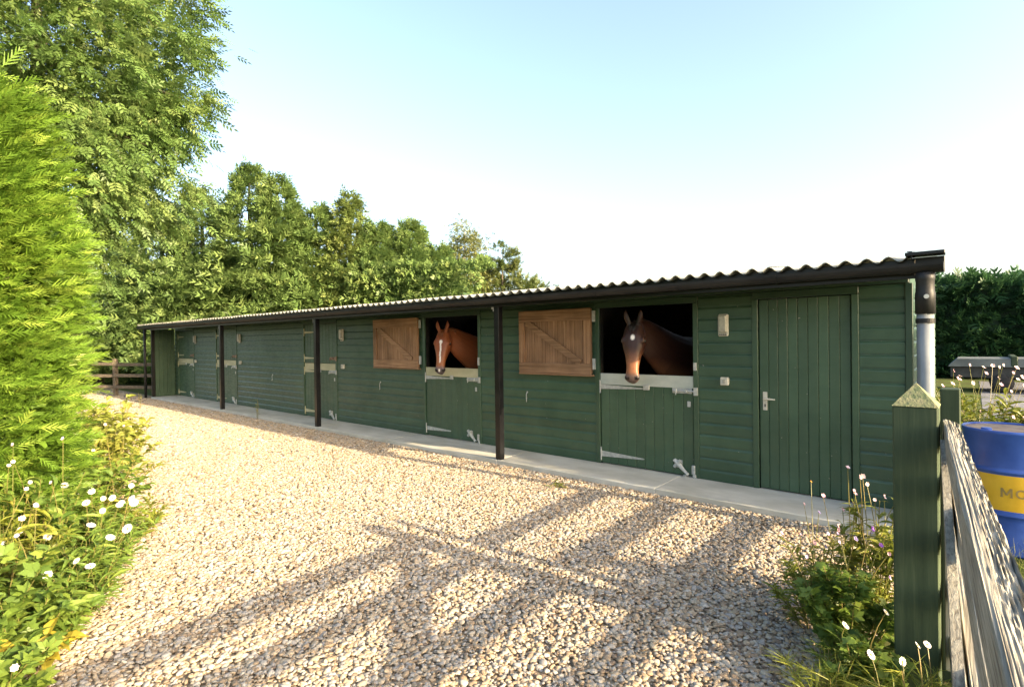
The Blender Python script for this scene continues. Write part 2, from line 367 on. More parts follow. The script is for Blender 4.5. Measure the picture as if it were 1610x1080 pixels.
# concrete apron in front of the stables: cast bays with joints
XL, XR, YW = -18.95, -0.43, 5.95            # left end, right end and face line of the stable front
SLAB = 0.06
slab = MB().box(XL-0.02, -0.20, 5.27, 6.3, -0.1, SLAB-0.006).build('concrete_apron', M['concrete']); structure(slab)
bays = [XL, -16.3, -13.8, -11.3, -9.4, -7.2, -4.8, -2.55, -0.2]
for a, c in zip(bays[:-1], bays[1:]):
    MB().cbox(a+0.004, c-0.004, 5.262, 6.0, -0.05, SLAB, 0.008).build('bay', M['concrete'], slab)
# tarmac beyond the stables
m = solid('worn_tarmac', (0.10, 0.10, 0.105), (0.17, 0.17, 0.175), 0.85, (0.8, 0.8, 0.8), bump=0.4, bscale=(60, 60, 60))
V, F = grid_sheet(0.15, 60, 9.4, 24.5, -0.012, 6, 4); structure(link('tarmac_yard', np_mesh('tarmac_yard', V, F, m)))

# ------------------------------------------------------------------ the stable block
ST = thing('stable_block', (-9.7, 7.6, 0), 'long low green timber stable block with corrugated roof and dark posts', 'stable')
ROWH = 0.128
DOORS = {'store': (-1.70, -0.87), 's2': (-3.61, -2.395), 's1': (-7.0, -5.765), 'd3': (-11.0, -9.76), 'd4': (-15.72, -14.47), 'd5': (-18.65, -17.40)}
TOPZ = 2.03
# lining and frame of the front wall (also the inner face), with real openings
w = MB(); edges = sorted(DOORS.values()); x = XL
for a, c in edges:
    if a-x > 0.01: w.box(x, a, YW+0.004, YW+0.07, SLAB, 2.26)
    w.box(a, c, YW+0.004, YW+0.07, TOPZ+0.01, 2.26); x = c
w.box(x, XR, YW+0.004, YW+0.07, SLAB, 2.26)
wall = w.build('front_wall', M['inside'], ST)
segs = []; prev = XL
for a, c in edges:
    segs.append((prev, a-0.062)); prev = c+0.062
segs.append((prev, XR-0.03))
prof = [(0.0, 0.0), (-0.0225, 0.0), (-0.0225, 0.090), (-0.0205, 0.099), (-0.0125, 0.112), (-0.0115, 0.1275), (0.0, 0.1275)]
for (a, c) in segs:
    if c-a < 0.05: continue
    bme = MB().prism(prof, 'x', a, c).mesh('board', M['green'], org=((a+c)/2, 0, 0))
    for k in range(16):
        bo = link('board', bme, wall, ((a+c)/2, YW, SLAB+0.004+k*ROWH))
        bo.location.y += R_.uniform(-0.0012, 0.0012)
        if k == 15: bo.scale.z = 0.9
# header boards above the doors and along the top
MB().cbox(XL, XR, YW-0.029, YW, TOPZ+0.075, 2.25, 0.004).build('header_board', M['trim'], wall)
for a, c in edges:
    MB().cbox(a-0.06, c+0.06, YW-0.031, YW+0.003, TOPZ, TOPZ+0.072, 0.004).build('lintel', M['trim'], wall)
    for xx in (a-0.06, c+0.002):
        MB().cbox(xx, xx+0.058, YW-0.033, YW+0.003, SLAB+0.003, TOPZ-0.002, 0.004).build('door_jamb', M['green'], wall)
MB().cbox(XR-0.028, XR+0.028, YW-0.034, YW+0.075, SLAB+0.003, 2.1, 0.004).build('corner_board', M['trim'], wall)
# side, back and partition walls, floor
slope_prof = [(YW+0.075, 0.0), (9.75, 0.0), (9.75, 2.58), (YW+0.075, 2.22)]
ew = MB().prism(slope_prof, 'x', XR-0.05, XR).build('end_wall', M['green'], ST)
bm_ = MB().prism(prof, 'x', 0, 3.7).mesh('board', M['green'])
for k in range(16):
    o = link('board', bm_, ew, (XR+0.002, YW+0.08, SLAB+k*ROWH)); o.rotation_euler.z = math.pi/2
MB().prism(slope_prof, 'x', XL, XL+0.05).build('end_wall', M['green'], ST)
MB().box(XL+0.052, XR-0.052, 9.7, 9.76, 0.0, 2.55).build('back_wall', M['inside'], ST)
for xp in (-1.95, -5.3, -8.9, -12.6, -16.3):
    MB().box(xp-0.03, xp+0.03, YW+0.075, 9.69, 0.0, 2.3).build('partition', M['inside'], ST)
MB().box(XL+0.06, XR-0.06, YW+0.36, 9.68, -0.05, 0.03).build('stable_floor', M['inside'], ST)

def strap_hinge(door, x, y, z, L, side=1, mat='galv', h=0.05):
    """tapered strap with its butt plate on the jamb"""
    hb = MB()
    hb.prism([(x, z-h*0.5), (x+side*L*0.97, z-0.008), (x+side*L, z), (x+side*L*0.97, z+0.008), (x, z+h*0.5)][::side], 'y', y-0.006, y)
    hb.cbox(min(x-side*0.045, x), max(x-side*0.045, x), y-0.014, y-0.002, z-0.085, z+0.085, 0.002)
    hb.tube([(x+side*0.002, y-0.012, z-0.08), (x+side*0.002, y-0.012, z+0.08)], 0.009, 8)
    for t in (0.15, 0.4, 0.65):
        hb.lathe([(0.007, 0), (0.004, 0.004)], 6)
        for q in range(len(hb.v)-12, len(hb.v)):
            vx, vy, vz = hb.v[q]; hb.v[q] = (x+side*L*t+vx, y-0.006-vz, z+vy)
    return hb.build('hinge', M[mat], door)
def bolt(door, x0, x1, y, z, mat='galv'):
    b_ = MB(); b_.cbox(x0, x1, y-0.005, y-0.001, z-0.03, z+0.03, 0.0015)
    b_.tube([(x0+0.01, y-0.018, z), (x1+0.055, y-0.018, z)], 0.010, 8)
    for t in (0.2, 0.75): b_.cbox(x0+(x1-x0)*t-0.012, x0+(x1-x0)*t+0.012, y-0.033, y-0.003, z-0.018, z+0.018, 0.003)
    b_.tube([(x0+0.06, y-0.02, z), (x0+0.06, y-0.045, z-0.01), (x0+0.06, y-0.05, z-0.045)], 0.007, 6)
    b_.cbox(x1+0.03, x1+0.075, y-0.034, y-0.002, z-0.045, z+0.045, 0.003)
    return b_.build('bolt', M[mat], door)
def kick_latch(door, x, y, z):
    b_ = MB(); d = Vector((0.72, 0, -0.69)); n = Vector((0.69, 0, 0.72))
    c0 = Vector((x, y-0.02, z))
    b_.tube([c0-d*0.06, c0+d*0.02, c0+d*0.10, c0+d*0.15], [0.022, 0.026, 0.020, 0.016], 8)
    b_.tube([c0-n*0.06+d*0.0, c0, c0+n*0.05], [0.02, 0.026, 0.02], 8)
    b_.cbox(x-0.03, x+0.05, y-0.006, y-0.001, z-0.05, z+0.04, 0.002)
    b_.tube([c0+d*0.15, c0+d*0.17], [0.024, 0.02], 8)
    b_.cbox(x+0.165, x+0.205, y-0.03, y+0.002, z-0.10, z-0.0, 0.003)
    b_.cbox(x+0.175, x+0.215, y-0.024, y+0.002, z-0.16, z-0.10, 0.003)
    b_.lathe([(0.022, 0), (0.016, 0.006)], 10)
    for q in range(len(b_.v)-20, len(b_.v)):
        vx, vy, vz = b_.v[q]; b_.v[q] = (x+0.075+vx, y-0.002-vz, z-0.14+vy)
    return b_.build('kick_latch', M['galv'], door)
def planked(door, x0, x1, y0, y1, z0, z1, n, mat):
    """vertical tongue and groove planks"""
    wd = (x1-x0)/n
    me = MB().cbox(-wd/2+0.0008, wd/2-0.0008, y0, y1, z0, z1, 0.005).mesh('plank', mat)
    for k in range(n):
        o = link('plank', me, door, (x0+(k+0.5)*wd, 0, 0)); o.location.y += R_.uniform(-0.0012, 0.0012)
DF = YW-0.012           # face of the doors
def door_part(name, x0, x1, label=None):
    d = MB().box(x0+0.006, x1-0.006, DF+0.024, DF+0.045, SLAB+0.02, 1.195 if name != 'store_door' else TOPZ-0.01).build(name, M['trim'], ST)
    if label: d['label'] = label
    return d
def lower_door(key, plate, strap, extra=True):
    x0, x1 = DOORS[key]; d = door_part('stable_door', x0, x1)
    planked(d, x0+0.006, x1-0.006, DF, DF+0.023, SLAB+0.012, 1.195, 10, M['green_door'])
    p = MB(); p.cbox(x0+0.004, x1-0.004, DF-0.004, DF-0.0005, 1.065, 1.200, 0.0015); p.cbox(x0+0.004, x1-0.004, DF-0.004, DF+0.05, 1.197, 1.203, 0.0015)
    p.build('chew_plate', M[plate], d)
    strap_hinge(d, x0+0.004, DF-0.005, 1.035, 0.60, 1, strap, 0.06)
    strap_hinge(d, x0+0.004, DF-0.001, 0.185, 0.60, 1, strap, 0.07)
    MB().cbox(x0+0.60, x0+0.68, DF-0.02, DF-0.005, 1.02, 1.085, 0.004).build('latch_plate', M['galv'], d)
    bolt(d, x1-0.25, x1-0.02, DF-0.005, 1.035)
    MB().cbox(x1-0.075, x1-0.035, DF-0.012, DF-0.001, 0.855, 0.92, 0.004).build('staple', M['galv'], d)
    kick_latch(d, x1-0.19, DF-0.001, 0.20)
    return d
lower_door('s2', 'galv_pale', 'galv'); lower_door('s1', 'galv_cream', 'galv')
for key in ('d3', 'd4', 'd5'):
    x0, x1 = DOORS[key]; lower_door(key, 'galv_cream', 'galv_cream')
    t = MB().box(x0+0.006, x1-0.006, DF+0.024, DF+0.045, 1.215, TOPZ-0.01).build('upper_door', M['trim'], ST)
    planked(t, x0+0.006, x1-0.006, DF, DF+0.023, 1.210, TOPZ-0.006, 10, M['green_door'])
    strap_hinge(t, x0+0.004, DF-0.001, 1.86, 0.45, 1, 'galv_cream'); strap_hinge(t, x0+0.004, DF-0.001, 1.31, 0.45, 1, 'galv_cream')
    bolt(t, x1-0.22, x1-0.02, DF-0.001, 1.31, 'rusty')
# upper doors swung back flat against the wall, their bare inner side showing
def folded_door(x0, x1):
    z0, z1 = 1.19, 2.035; y1 = YW-0.036; y0 = y1-0.024
    d = MB().box(x0+0.01, x1-0.01, y1-0.002, y1+0.008, z0+0.01, z1-0.01).build('folded_upper_door', M['trim'], ST)
    d['label'] = 'bare brown upper door folded back with Z brace'
    planked(d, x0, x1, y0, y1-0.003, z0+0.004, z1-0.004, 9, M['larch'])
    yb = y0-0.0005
    for (a, c, e, g, mm) in ((x0, x1, z0-0.006, z0+0.13, 'larch_x'), (x0, x1, z1-0.15, z1+0.004, 'larch_x')):
        MB().cbox(a, c, yb-0.024, yb, e, g, 0.004).build('ledge', M[mm], d)
    for (a, c) in ((x0, x0+0.095), (x1-0.115, x1)):
        MB().cbox(a, c, yb-0.0235, yb, z0+0.132, z1-0.152, 0.004).build('stile', M['larch'], d)
    A = Vector((x0+0.13, 0, z1-0.155)); B = Vector((x1-0.16, 0, z0+0.14)); t = (B-A).normalized(); n = Vector((-t.z, 0, t.x))*0.045
    vs = [A-n, A+n, B+n, B-n]
    MB().prism([(v.x, v.z) for v in vs], 'y', yb-0.0225, yb).build('brace', M['larch_x'], d)
    MB().cbox(x0-0.004, x1+0.012, y0-0.03, y1+0.02, z0-0.030, z0-0.008, 0.004).build('weather_strip', M['larch_x'], d)
    for zz in (1.32, 1.93):
        hb = MB(); hb.cbox(x1+0.012, x1+0.046, YW-0.05, YW-0.034, zz-0.07, zz+0.07, 0.002); hb.tube([(x1+0.012, YW-0.05, zz-0.07), (x1+0.012, YW-0.05, zz+0.07)], 0.009, 8)
        hb.build('hinge', M['galv'], d)
folded_door(-4.895, -3.705); folded_door(-8.39, -7.13)
MB().cbox(-2.385, -2.35, YW-0.05, YW-0.034, 1.27, 1.36, 0.003).build('catch_plate', M['galv'], ST)
MB().cbox(-5.755, -5.72, YW-0.05, YW-0.034, 1.26, 1.38, 0.003).build('catch_plate', M['galv'], ST)
# store room door
x0, x1 = DOORS['store']; d = door_part('store_door', x0, x1, 'plain full height planked store room door with lever handle')
planked(d, x0+0.006, x1-0.006, DF, DF+0.023, SLAB+0.012, TOPZ-0.006, 9, M['green_door'])
hb = MB(); hb.cbox(x0+0.04, x0+0.082, DF-0.009, DF-0.001, 0.88, 1.07, 0.003)
hb.tube([(x0+0.061, DF-0.008, 1.0), (x0+0.061, DF-0.05, 1.0)], 0.011, 8); hb.tube([(x0+0.061, DF-0.05, 1.0), (x0+0.10, DF-0.052, 1.0), (x0+0.165, DF-0.046, 0.998)], [0.010, 0.0095, 0.008], 8)
hd = hb.build('lever_handle', M['ivory'], d)
MB().cbox(x0+0.055, x0+0.067, DF-0.0115, DF-0.0085, 0.915, 0.945, 0.001).build('keyhole', M['black'], hd)
# screen at the far end of the apron
scr = MB().box(XL+0.0, XL+0.03, 5.36, YW-0.04, SLAB, 2.1).build('end_screen', M['trim'], ST)
me = MB().cbox(XL+0.031, XL+0.05, -0.052, 0.052, SLAB+0.003, 2.1, 0.004).mesh('plank', M['green'])
for k in range(5): link('plank', me, scr, (0, 5.425+k*0.106, 0))
# posts, beam, gutter, roof
POSTS = (-4.79, -9.40, -13.80, -18.90)
for xp in POSTS:
    p = MB().cbox(xp-0.043, xp+0.043, 5.275, 5.361, 0.0, 2.13, 0.004).build('post', M['black'], ST)
    s_ = MB().cbox(xp-0.05, xp-0.044, 5.27, 5.35, 2.02, 2.125, 0.002); s_.cbox(xp-0.10, xp-0.0505, 5.29, 5.34, 2.055, 2.105, 0.003)
    s_.build('bracket', M['galv'], p)
MB().cbox(XL-0.3, -0.36, 5.276, 5.36, 2.133, 2.235, 0.004).build('eaves_beam', M['black'], ST)
MB().cbox(XL-0.32, -0.34, 5.248, 5.270, 2.08, 2.23, 0.003).build('fascia', M['black'], ST)
TANS = 0.098; EY = 5.17; EZ = 2.237; LROOF = 4.75
PITCH_W = 0.146
def sheet_mesh(nw):
    n = nw*10+1; xs = np.linspace(0, nw*PITCH_W, n); zz = 0.022*np.cos(2*np.pi*xs/PITCH_W)
    V = []
    for y in (0, LROOF):
        for th in (0.0035, -0.0035):
            V += [(x, y, z+th+y*TANS) for x, z in zip(xs, zz)]
    F = []
    for i in range(n-1):
        F += [(i, i+1, 2*n+i+1, 2*n+i), (n+i+1, n+i, 3*n+i, 3*n+i+1), (i+1, i, n+i, n+i+1), (2*n+i, 2*n+i+1, 3*n+i+1, 3*n+i)]
    return np_mesh('roof_sheet', V, np.array(F), M['roof'], smooth=False)
# battens under the sheets carry them
roof = MB()
for yy in (5.6, 7.2, 8.8): roof.box(XL-0.3, -0.36, yy, yy+0.05, EZ-0.09+(yy-EY)*TANS, EZ-0.036+(yy-EY)*TANS)
roof = roof.build('roof', M['black'], ST)
nw = 7; sm = sheet_mesh(nw); L = nw*PITCH_W; xs = -0.36
k = 0
while xs > -19.25:
    link('roof_sheet', sm, roof, (xs-L, EY+R_.uniform(-0.012, 0.012), EZ+0.004*(k % 2))); xs -= L-0.0; k += 1
RXL = xs
# verge capping at the near end: flat top and drop flange
bb = MB()
bb.prism([(-0.385, 0.034), (-0.352, 0.034), (-0.352, -0.03), (-0.360, -0.03), (-0.360, 0.028), (-0.385, 0.028)], 'y', 0, LROOF)
for q in range(len(bb.v)):
    vx, vy, vz = bb.v[q]; bb.v[q] = (vx, EY-0.03+vy, EZ+0.012+vz+vy*TANS)
bb.build('verge_cap', M['black'], roof)
bb = MB(); bb.cbox(-0.355, -0.16, EY+0.10, EY+0.115, EZ-0.12, EZ+0.005, 0.003); bb.cbox(-0.395, -0.155, EY-0.055, EY+0.12, EZ+0.0085, EZ+0.034, 0.003).build('verge_end', M['black'], roof)
g = MB(); gp = []
GY, GZ, GR = 5.185, EZ-0.052, 0.062
for j in range(11):
    a = math.pi + math.pi*j/10; gp.append((GY+GR*math.cos(a), GZ+GR*1.15*math.sin(a)))
inner = [(GY+(u-GY)*0.93, GZ+(v-GZ)*0.93) for u, v in gp][::-1]
rim = gp + inner
g.prism(rim, 'x', RXL+0.05, -0.165)
g.prism(gp, 'x', -0.169, -0.1645); gut = g.build('gutter', M['gutter'], ST, smooth=False)
def gring(xc, wd, s):
    o = [(GY+(u-GY)*s, GZ+(v-GZ)*s) for u, v in gp]; i = [(GY+(u-GY)*1.005, GZ+(v-GZ)*1.005) for u, v in gp][::-1]
    return MB().prism(o+i, 'x', xc-wd/2, xc+wd/2)
xb = -0.40; k = 0
while xb > RXL+0.2:
    gring(xb, 0.022 if k % 2 else 0.07, 1.07 if k % 2 else 1.05).build('gutter_bracket' if k % 2 else 'gutter_union', M['gutter'], gut); xb -= 0.93; k += 1
px, py = -0.277, 5.20
dp = MB(); dp.lathe([(0.055, 0.02), (0.055, 2.0)], 24, c=(px, py))
dp = dp.build('downpipe', M['pipe'], ST, smooth=True)
c_ = MB(); c_.lathe([(0.064, 1.80), (0.064, 1.955), (0.060, 1.97), (0.058, 2.05), (0.062, 2.06), (0.062, 2.115)], 24, c=(px, py)); c_.build('outlet', M['gutter'], dp, smooth=True)
for zz in (1.73, 0.75):
    c_ = MB(); c_.lathe([(0.0615, zz), (0.0615, zz+0.035)], 24, c=(px, py)); c_.cbox(px-0.02, px+0.02, py+0.05, py+0.16, zz+0.002, zz+0.033, 0.003); c_.build('pipe_clip', M['gutter'], dp)
c_ = MB(); c_.tube([(px+0.01, py-0.062, 1.93), (px+0.012, py-0.078, 1.93)], 0.017, 10); c_.build('bolt_head', M['galv'], dp)
d2 = MB().lathe([(0.036, 0.02), (0.036, 2.16)], 14, c=(-19.22, 5.20)).build('downpipe', M['gutter'], ST, smooth=True)

# lamps, switches and hooks on the wall
def bulkhead(x, z, label):
    t = thing('bulkhead_light', (x, YW-0.024, z-0.12), label, 'wall light')
    MB().cbox(x-0.055, x+0.055, YW-0.05, YW-0.0225, z-0.125, z+0.115, 0.012).build('back_case', M['ivory'], t)
    dmb = MB(); dmb.cbox(x-0.047, x+0.047, YW-0.085, YW-0.0505, z-0.085, z+0.107, 0.014); dd = dmb.build('diffuser', M['diffuser'], t)
    for k in range(4): MB().cbox(x-0.038+k*0.021, x-0.026+k*0.021, YW-0.056, YW-0.0503, z-0.112, z-0.1, 0.001).build('slot', M['black'], t)
bulkhead(-2.05, 1.775, 'ivory bulkhead light between the bay horse door and the store room door')
bulkhead(-9.50, 1.785, 'ivory bulkhead light beside the brown shutter and the third closed door')
bulkhead(-14.22, 1.775, 'ivory bulkhead light beside the closed door behind the middle post')
bulkhead(-17.22, 1.775, 'ivory bulkhead light beside the closed door next to the end screen')
def switch(x, z, label):
    t = thing('light_switch', (x, YW-0.024, z-0.045), label, 'switch')
    MB().cbox(x-0.043, x+0.043, YW-0.065, YW-0.0225, z-0.043, z+0.043, 0.006).build('box', M['ivory'], t)
    MB().cbox(x-0.014, x+0.014, YW-0.074, YW-0.0655, z-0.02, z+0.02, 0.003).build('rocker', M['diffuser'], t)
switch(-2.04, 1.165, 'small square grey switch box between the bay horse door and the store room door')
switch(-9.47, 1.16, 'small square grey switch box beside the brown shutter and the third closed door')
switch(-14.18, 1.155, 'small square grey switch box beside the closed door behind the middle post')
switch(-17.2, 1.14, 'small square grey switch box beside the closed door next to the end screen')
def hook(x, z, label):
    h = MB(); y = YW-0.024
    h.lathe([(0.014, 0), (0.012, 0.006)], 8)
    for q in range(16): vx, vy, vz = h.v[q]; h.v[q] = (x+vx, y-vz, z+vy)
    h.tube([(x, y-0.006, z), (x-0.003, y-0.02, z-0.03), (x-0.006, y-0.015, z-0.11), (x-0.002, y-0.022, z-0.135), (x+0.008, y-0.03, z-0.12)], 0.006, 6)
    o = h.build('cabin_hook', M['galv']); tag(o, label, 'hook', 'door hooks hanging on the wall')
for x, lb in ((-4.80, 'thin steel hook hanging below the shutter of the bay horse door'), (-8.26, 'thin steel hook hanging below the shutter of the chestnut horse door'), (-12.46, 'thin steel hook hanging on the wall between two closed doors')): hook(x, 0.90, lb)

# ------------------------------------------------------------------ horses
def loft(rings):
    V = []; F = []; k = len(rings[0])
    for r in rings: V += [Vector(p) for p in r]
    for i in range(len(rings)-1):
        for j in range(k): F.append((i*k+j, i*k+(j+1) % k, (i+1)*k+(j+1) % k, (i+1)*k+j))
    F += [tuple(range(k))[::-1], tuple(range((len(rings)-1)*k, len(rings)*k))]
    return V, F
def make_horse(label, muzzle, yaw, pitch, sc, kind):
    """head axis: local x poll -> muzzle, z up off the forehead, y to the horse's left"""
    cp, sp = math.cos(pitch), math.sin(pitch); cy, sy = math.cos(yaw), math.sin(yaw)
    fwd = Vector((cy*cp, sy*cp, -sp)); left = Vector((-sy, cy, 0)); up = fwd.cross(left)
    Rm = Matrix((fwd, left, up)).transposed()
    poll = Vector(muzzle) - Rm @ Vector((0.60, 0, -0.10))*sc
    k = 20
    S = [(-0.05, -0.01, -0.19, .060, .055), (0.0, 0.012, -0.235, .078, .066), (0.06, 0.022, -0.265, .094, .074), (0.12, 0.026, -0.280, .104, .078), (0.18, 0.022, -0.280, .107, .076), (0.24, 0.012, -0.262, .098, .070),
         (0.30, 0.0, -0.228, .080, .060), (0.36, -0.010, -0.196, .066, .052), (0.42, -0.020, -0.172, .057, .046), (0.48, -0.028, -0.160, .054, .043), (0.53, -0.036, -0.160, .058, .044), (0.575, -0.050, -0.165, .060, .045), (0.605, -0.068, -0.162, .052, .040), (0.622, -0.092, -0.145, .032, .026)]
    rings = []
    for (x, zt, zb, wu, wl) in S:
        r = []; zc = zt*0.62 + zb*0.38
        for j in range(k):
            a = 2*math.pi*j/k; ca, sa = math.cos(a), math.sin(a)
            e = 0.8
            yy = math.copysign(abs(ca)**e, ca); zz = math.copysign(abs(sa)**e, sa)
            wd = wu if zz > 0 else wu + (wl-wu)*min(1, -zz*1.3)
            r.append((x, yy*wd*1.22, zc + (zz*(zt-zc) if zz > 0 else zz*(zc-zb))))
        rings.append(r)
    parts = [loft(rings)]
    def blob(c, r3, rotax=None):
        bm = bmesh.new(); bmesh.ops.create_icosphere(bm, subdivisions=3, radius=1)
        V = [Vector((v.co.x*r3[0], v.co.y*r3[1], v.co.z*r3[2]))+Vector(c) for v in bm.verts]; F = [tuple(v.index for v in f.verts) for f in bm.faces]; bm.free(); return V, F
    for s in (1, -1):
        parts.append(blob((0.165, s*0.100, -0.018), (0.05, 0.028, 0.026)))          # brow
        parts.append(blob((0.10, s*0.072, -0.17), (0.105, 0.032, 0.095)))           # cheek
        parts.append(blob((0.30, s*0.071, -0.085), (0.13, 0.014, 0.012)))           # facial crest
        parts.append(blob((0.570, s*0.056, -0.085), (0.036, 0.026, 0.034)))         # nostril rim
        er = []                                                                      # ear, cupped forward
        base = Vector((-0.015, s*0.052, 0.0)); d = Vector((-0.93, s*0.16, 0.36)).normalized(); side = Vector((0, 1, 0)); fr = d.cross(side).normalized()
        for t, wd in ((-0.15, 0.020), (0.0, 0.026), (0.2, 0.033), (0.45, 0.034), (0.7, 0.025), (0.88, 0.013), (1.0, 0.003)):
            c = base + d*(0.165*t) + side*s*0.012*math.sin(t*3)
            er.append([c + side*wd*math.cos(2*math.pi*j/10) + fr*wd*0.55*math.sin(2*math.pi*j/10) for j in range(10)])
        parts.append(loft(er))
    parts.append(blob((0.598, 0, -0.152), (0.03, 0.036, 0.018)))                     # lower lip
    V = []; F = []
    for pv, pf in parts:
        o = len(V); V += [poll + Rm @ (p*sc) for p in pv]; F += [tuple(i+o for i in f) for f in pf]
    # neck back into the stable, then shoulders and trunk out of sight
    th = poll + Rm @ Vector((0.03, 0, -0.12))*sc
    path = [(th, .085, .13), (th+Vector((0.035, 0.14, -0.03)), .10, .18), (th+Vector((0.08, 0.30, -0.14)), .125, .235), (th+Vector((0.13, 0.52, -0.28)), .165, .29), (th+Vector((0.18, 0.84, -0.40)), .22, .335), (th+Vector((0.20, 1.20, -0.45)), .27, .37), (th+Vector((0.20, 1.7, -0.46)), .30, .38), (th+Vector((0.20, 2.15, -0.42)), .27, .33), (th+Vector((0.20, 2.35, -0.42)), .12, .18)]
    rings = []
    for i, (p, w_, h_) in enumerate(path):
        dd = (path[min(i+1, len(path)-1)][0]-path[max(i-1, 0)][0]).normalized(); s_ = dd.cross(Vector((0, 0, 1))).normalized(); u_ = s_.cross(dd)
        rings.append([p + s_*w_*math.cos(2*math.pi*j/20) + u_*h_*math.sin(2*math.pi*j/20) for j in range(20)])
    nv, nf = loft(rings); o = len(V); V += nv; F += [tuple(i+o for i in f) for f in nf]
    # legs reaching the stable floor
    body0 = th+Vector((0.20, 1.20, -0.62))
    for lx, ly in ((-0.16, 0.0), (0.2, 0.0), (-0.12, 1.0), (0.22, 1.0)):
        c = Vector((body0.x+lx, body0.y+ly, body0.z)); zs = [(c.z, .12), (c.z-0.25, .085), (0.50, .06), (0.30, .038), (0.14, .045), (0.06, .055), (0.03, .06)]
        rr = [[(c.x+r_*math.cos(2*math.pi*j/12), c.y+r_*math.sin(2*math.pi*j/12), z_) for j in range(12)] for z_, r_ in zs]
        lv, lf = loft(rr); o = len(V); V += lv; F += [tuple(i+o for i in f) for f in lf]
    me = bpy.data.meshes.new('raw'); me.from_pydata([tuple(v) for v in V], [], F)
    tmp = bpy.data.objects.new('raw', me); C.objects.link(tmp)
    md = tmp.modifiers.new('r', 'REMESH'); md.mode = 'VOXEL'; md.voxel_size = 0.0115
    sm_ = tmp.modifiers.new('s', 'SMOOTH'); sm_.factor = 0.5; sm_.iterations = 3
    dg = bpy.context.evaluated_depsgraph_get(); ev = tmp.evaluated_get(dg)
    out = bpy.data.meshes.new_from_object(ev); bpy.data.objects.remove(tmp)
    n = len(out.vertices); co = np.empty(n*3, np.float32); out.vertices.foreach_get('co', co); co = co.reshape(-1, 3)
    inv = np.array(Rm.transposed()); loc = ((co-np.array(poll)) @ inv.T)/sc
    X, Y, Z = loc.T
    sst = lambda e0, e1, v: np.clip((v-e0)/(e1-e0), 0, 1)**2*(3-2*np.clip((v-e0)/(e1-e0), 0, 1))
    def mixc(a, b_, t): return a*(1-t[:, None]) + np.array(b_)[None, :]*t[:, None]
    front = sst(0.0, 0.02, Z+0.06)
    if kind == 'chestnut':
        col = np.tile(np.array((0.25, 0.072, 0.024)), (n, 1)); col = mixc(col, (0.33, 0.115, 0.04), sst(0.25, 0.5, X))
        col = mixc(col, (0.16, 0.115, 0.11), sst(0.50, 0.56, X)); col = mixc(col, (0.10, 0.075, 0.08), sst(0.555, 0.60, X))
        wob = 0.003*np.sin(X*40)
        stripe = sst(0.0, 1.0, 1-(np.abs(Y+wob)-0.009)/0.005)*sst(0.13, 0.17, X)*(1-sst(0.45, 0.49, X))*front
        star = 1-sst(0.018, 0.030, np.hypot((X-0.165)*0.8, Y))
        snip = (1-sst(0.010, 0.018, np.hypot((X-0.585)*0.7, Y+0.004)))
        for wt in (stripe, star*front, snip): col = mixc(col, (0.85, 0.81, 0.74), wt)
    else:
        col = np.tile(np.array((0.040, 0.016, 0.010)), (n, 1)); col = mixc(col, (0.25, 0.10, 0.042), sst(0.24, 0.46, X))
        col = mixc(col, (0.018, 0.012, 0.010), (1-sst(0.02, 0.10, X))*sst(-0.03, 0.03, Z+0.02)*(1-sst(0.05, 0.08, np.abs(Y))))
        col = mixc(col, (0.10, 0.07, 0.06), sst(0.51, 0.57, X)); col = mixc(col, (0.36, 0.25, 0.17), sst(0.595, 0.612, X)*sst(0.10, 0.14, -Z))
        star = 1-sst(0.016, 0.028, np.hypot((X-0.15)*0.75, Y-0.004)); col = mixc(col, (0.85, 0.83, 0.80), star*front)
    eyer = 1-sst(0.020, 0.036, np.sqrt((X-0.172)**2+(Z+0.045)**2)); col = mixc(col, (0.03, 0.018, 0.012), eyer*(np.abs(Y) > 0.05)*0.8)
    nost = 1-sst(0.012, 0.022, np.sqrt(((X-0.580)*0.75)**2+((Z+0.066)*1.1)**2)); col = mixc(col, (0.008, 0.006, 0.006), nost*(np.abs(Y) > 0.03))
    mouth = 1-sst(0.002, 0.006, np.abs(Z+0.128-(0.6-X)*0.12)); col = mixc(col, (0.015, 0.01, 0.01), mouth*sst(0.52, 0.55, X)*0.9)
    a = out.color_attributes.new('coat', 'FLOAT_COLOR', 'POINT'); a.data.foreach_set('color', np.concatenate([col, np.ones((n, 1))], 1).astype(np.float32).ravel())
    out.polygons.foreach_set('use_smooth', np.ones(len(out.polygons), bool)); out.materials.clear(); out.materials.append(M['coat'])
    base = Vector((th.x+0.2, th.y+1.2, 0.03)); t = thing('horse', base, label, 'horse')
    out.transform(Matrix.Translation(-base)); link('body', out, t, base)
    for s in (1, -1):
        c = poll + Rm @ Vector((0.172, s*0.118, -0.042))*sc
        e = MB(); bm = bmesh.new(); bmesh.ops.create_icosphere(bm, subdivisions=2, radius=0.023*sc); e.add([v.co+c for v in bm.verts], [[v.index for v in f.verts] for f in bm.faces]); bm.free()
        e.build('eye', M['eye'], t, smooth=True)
    # mane and forelock as flat locks
    mb = MB(); rr = random.Random(5)
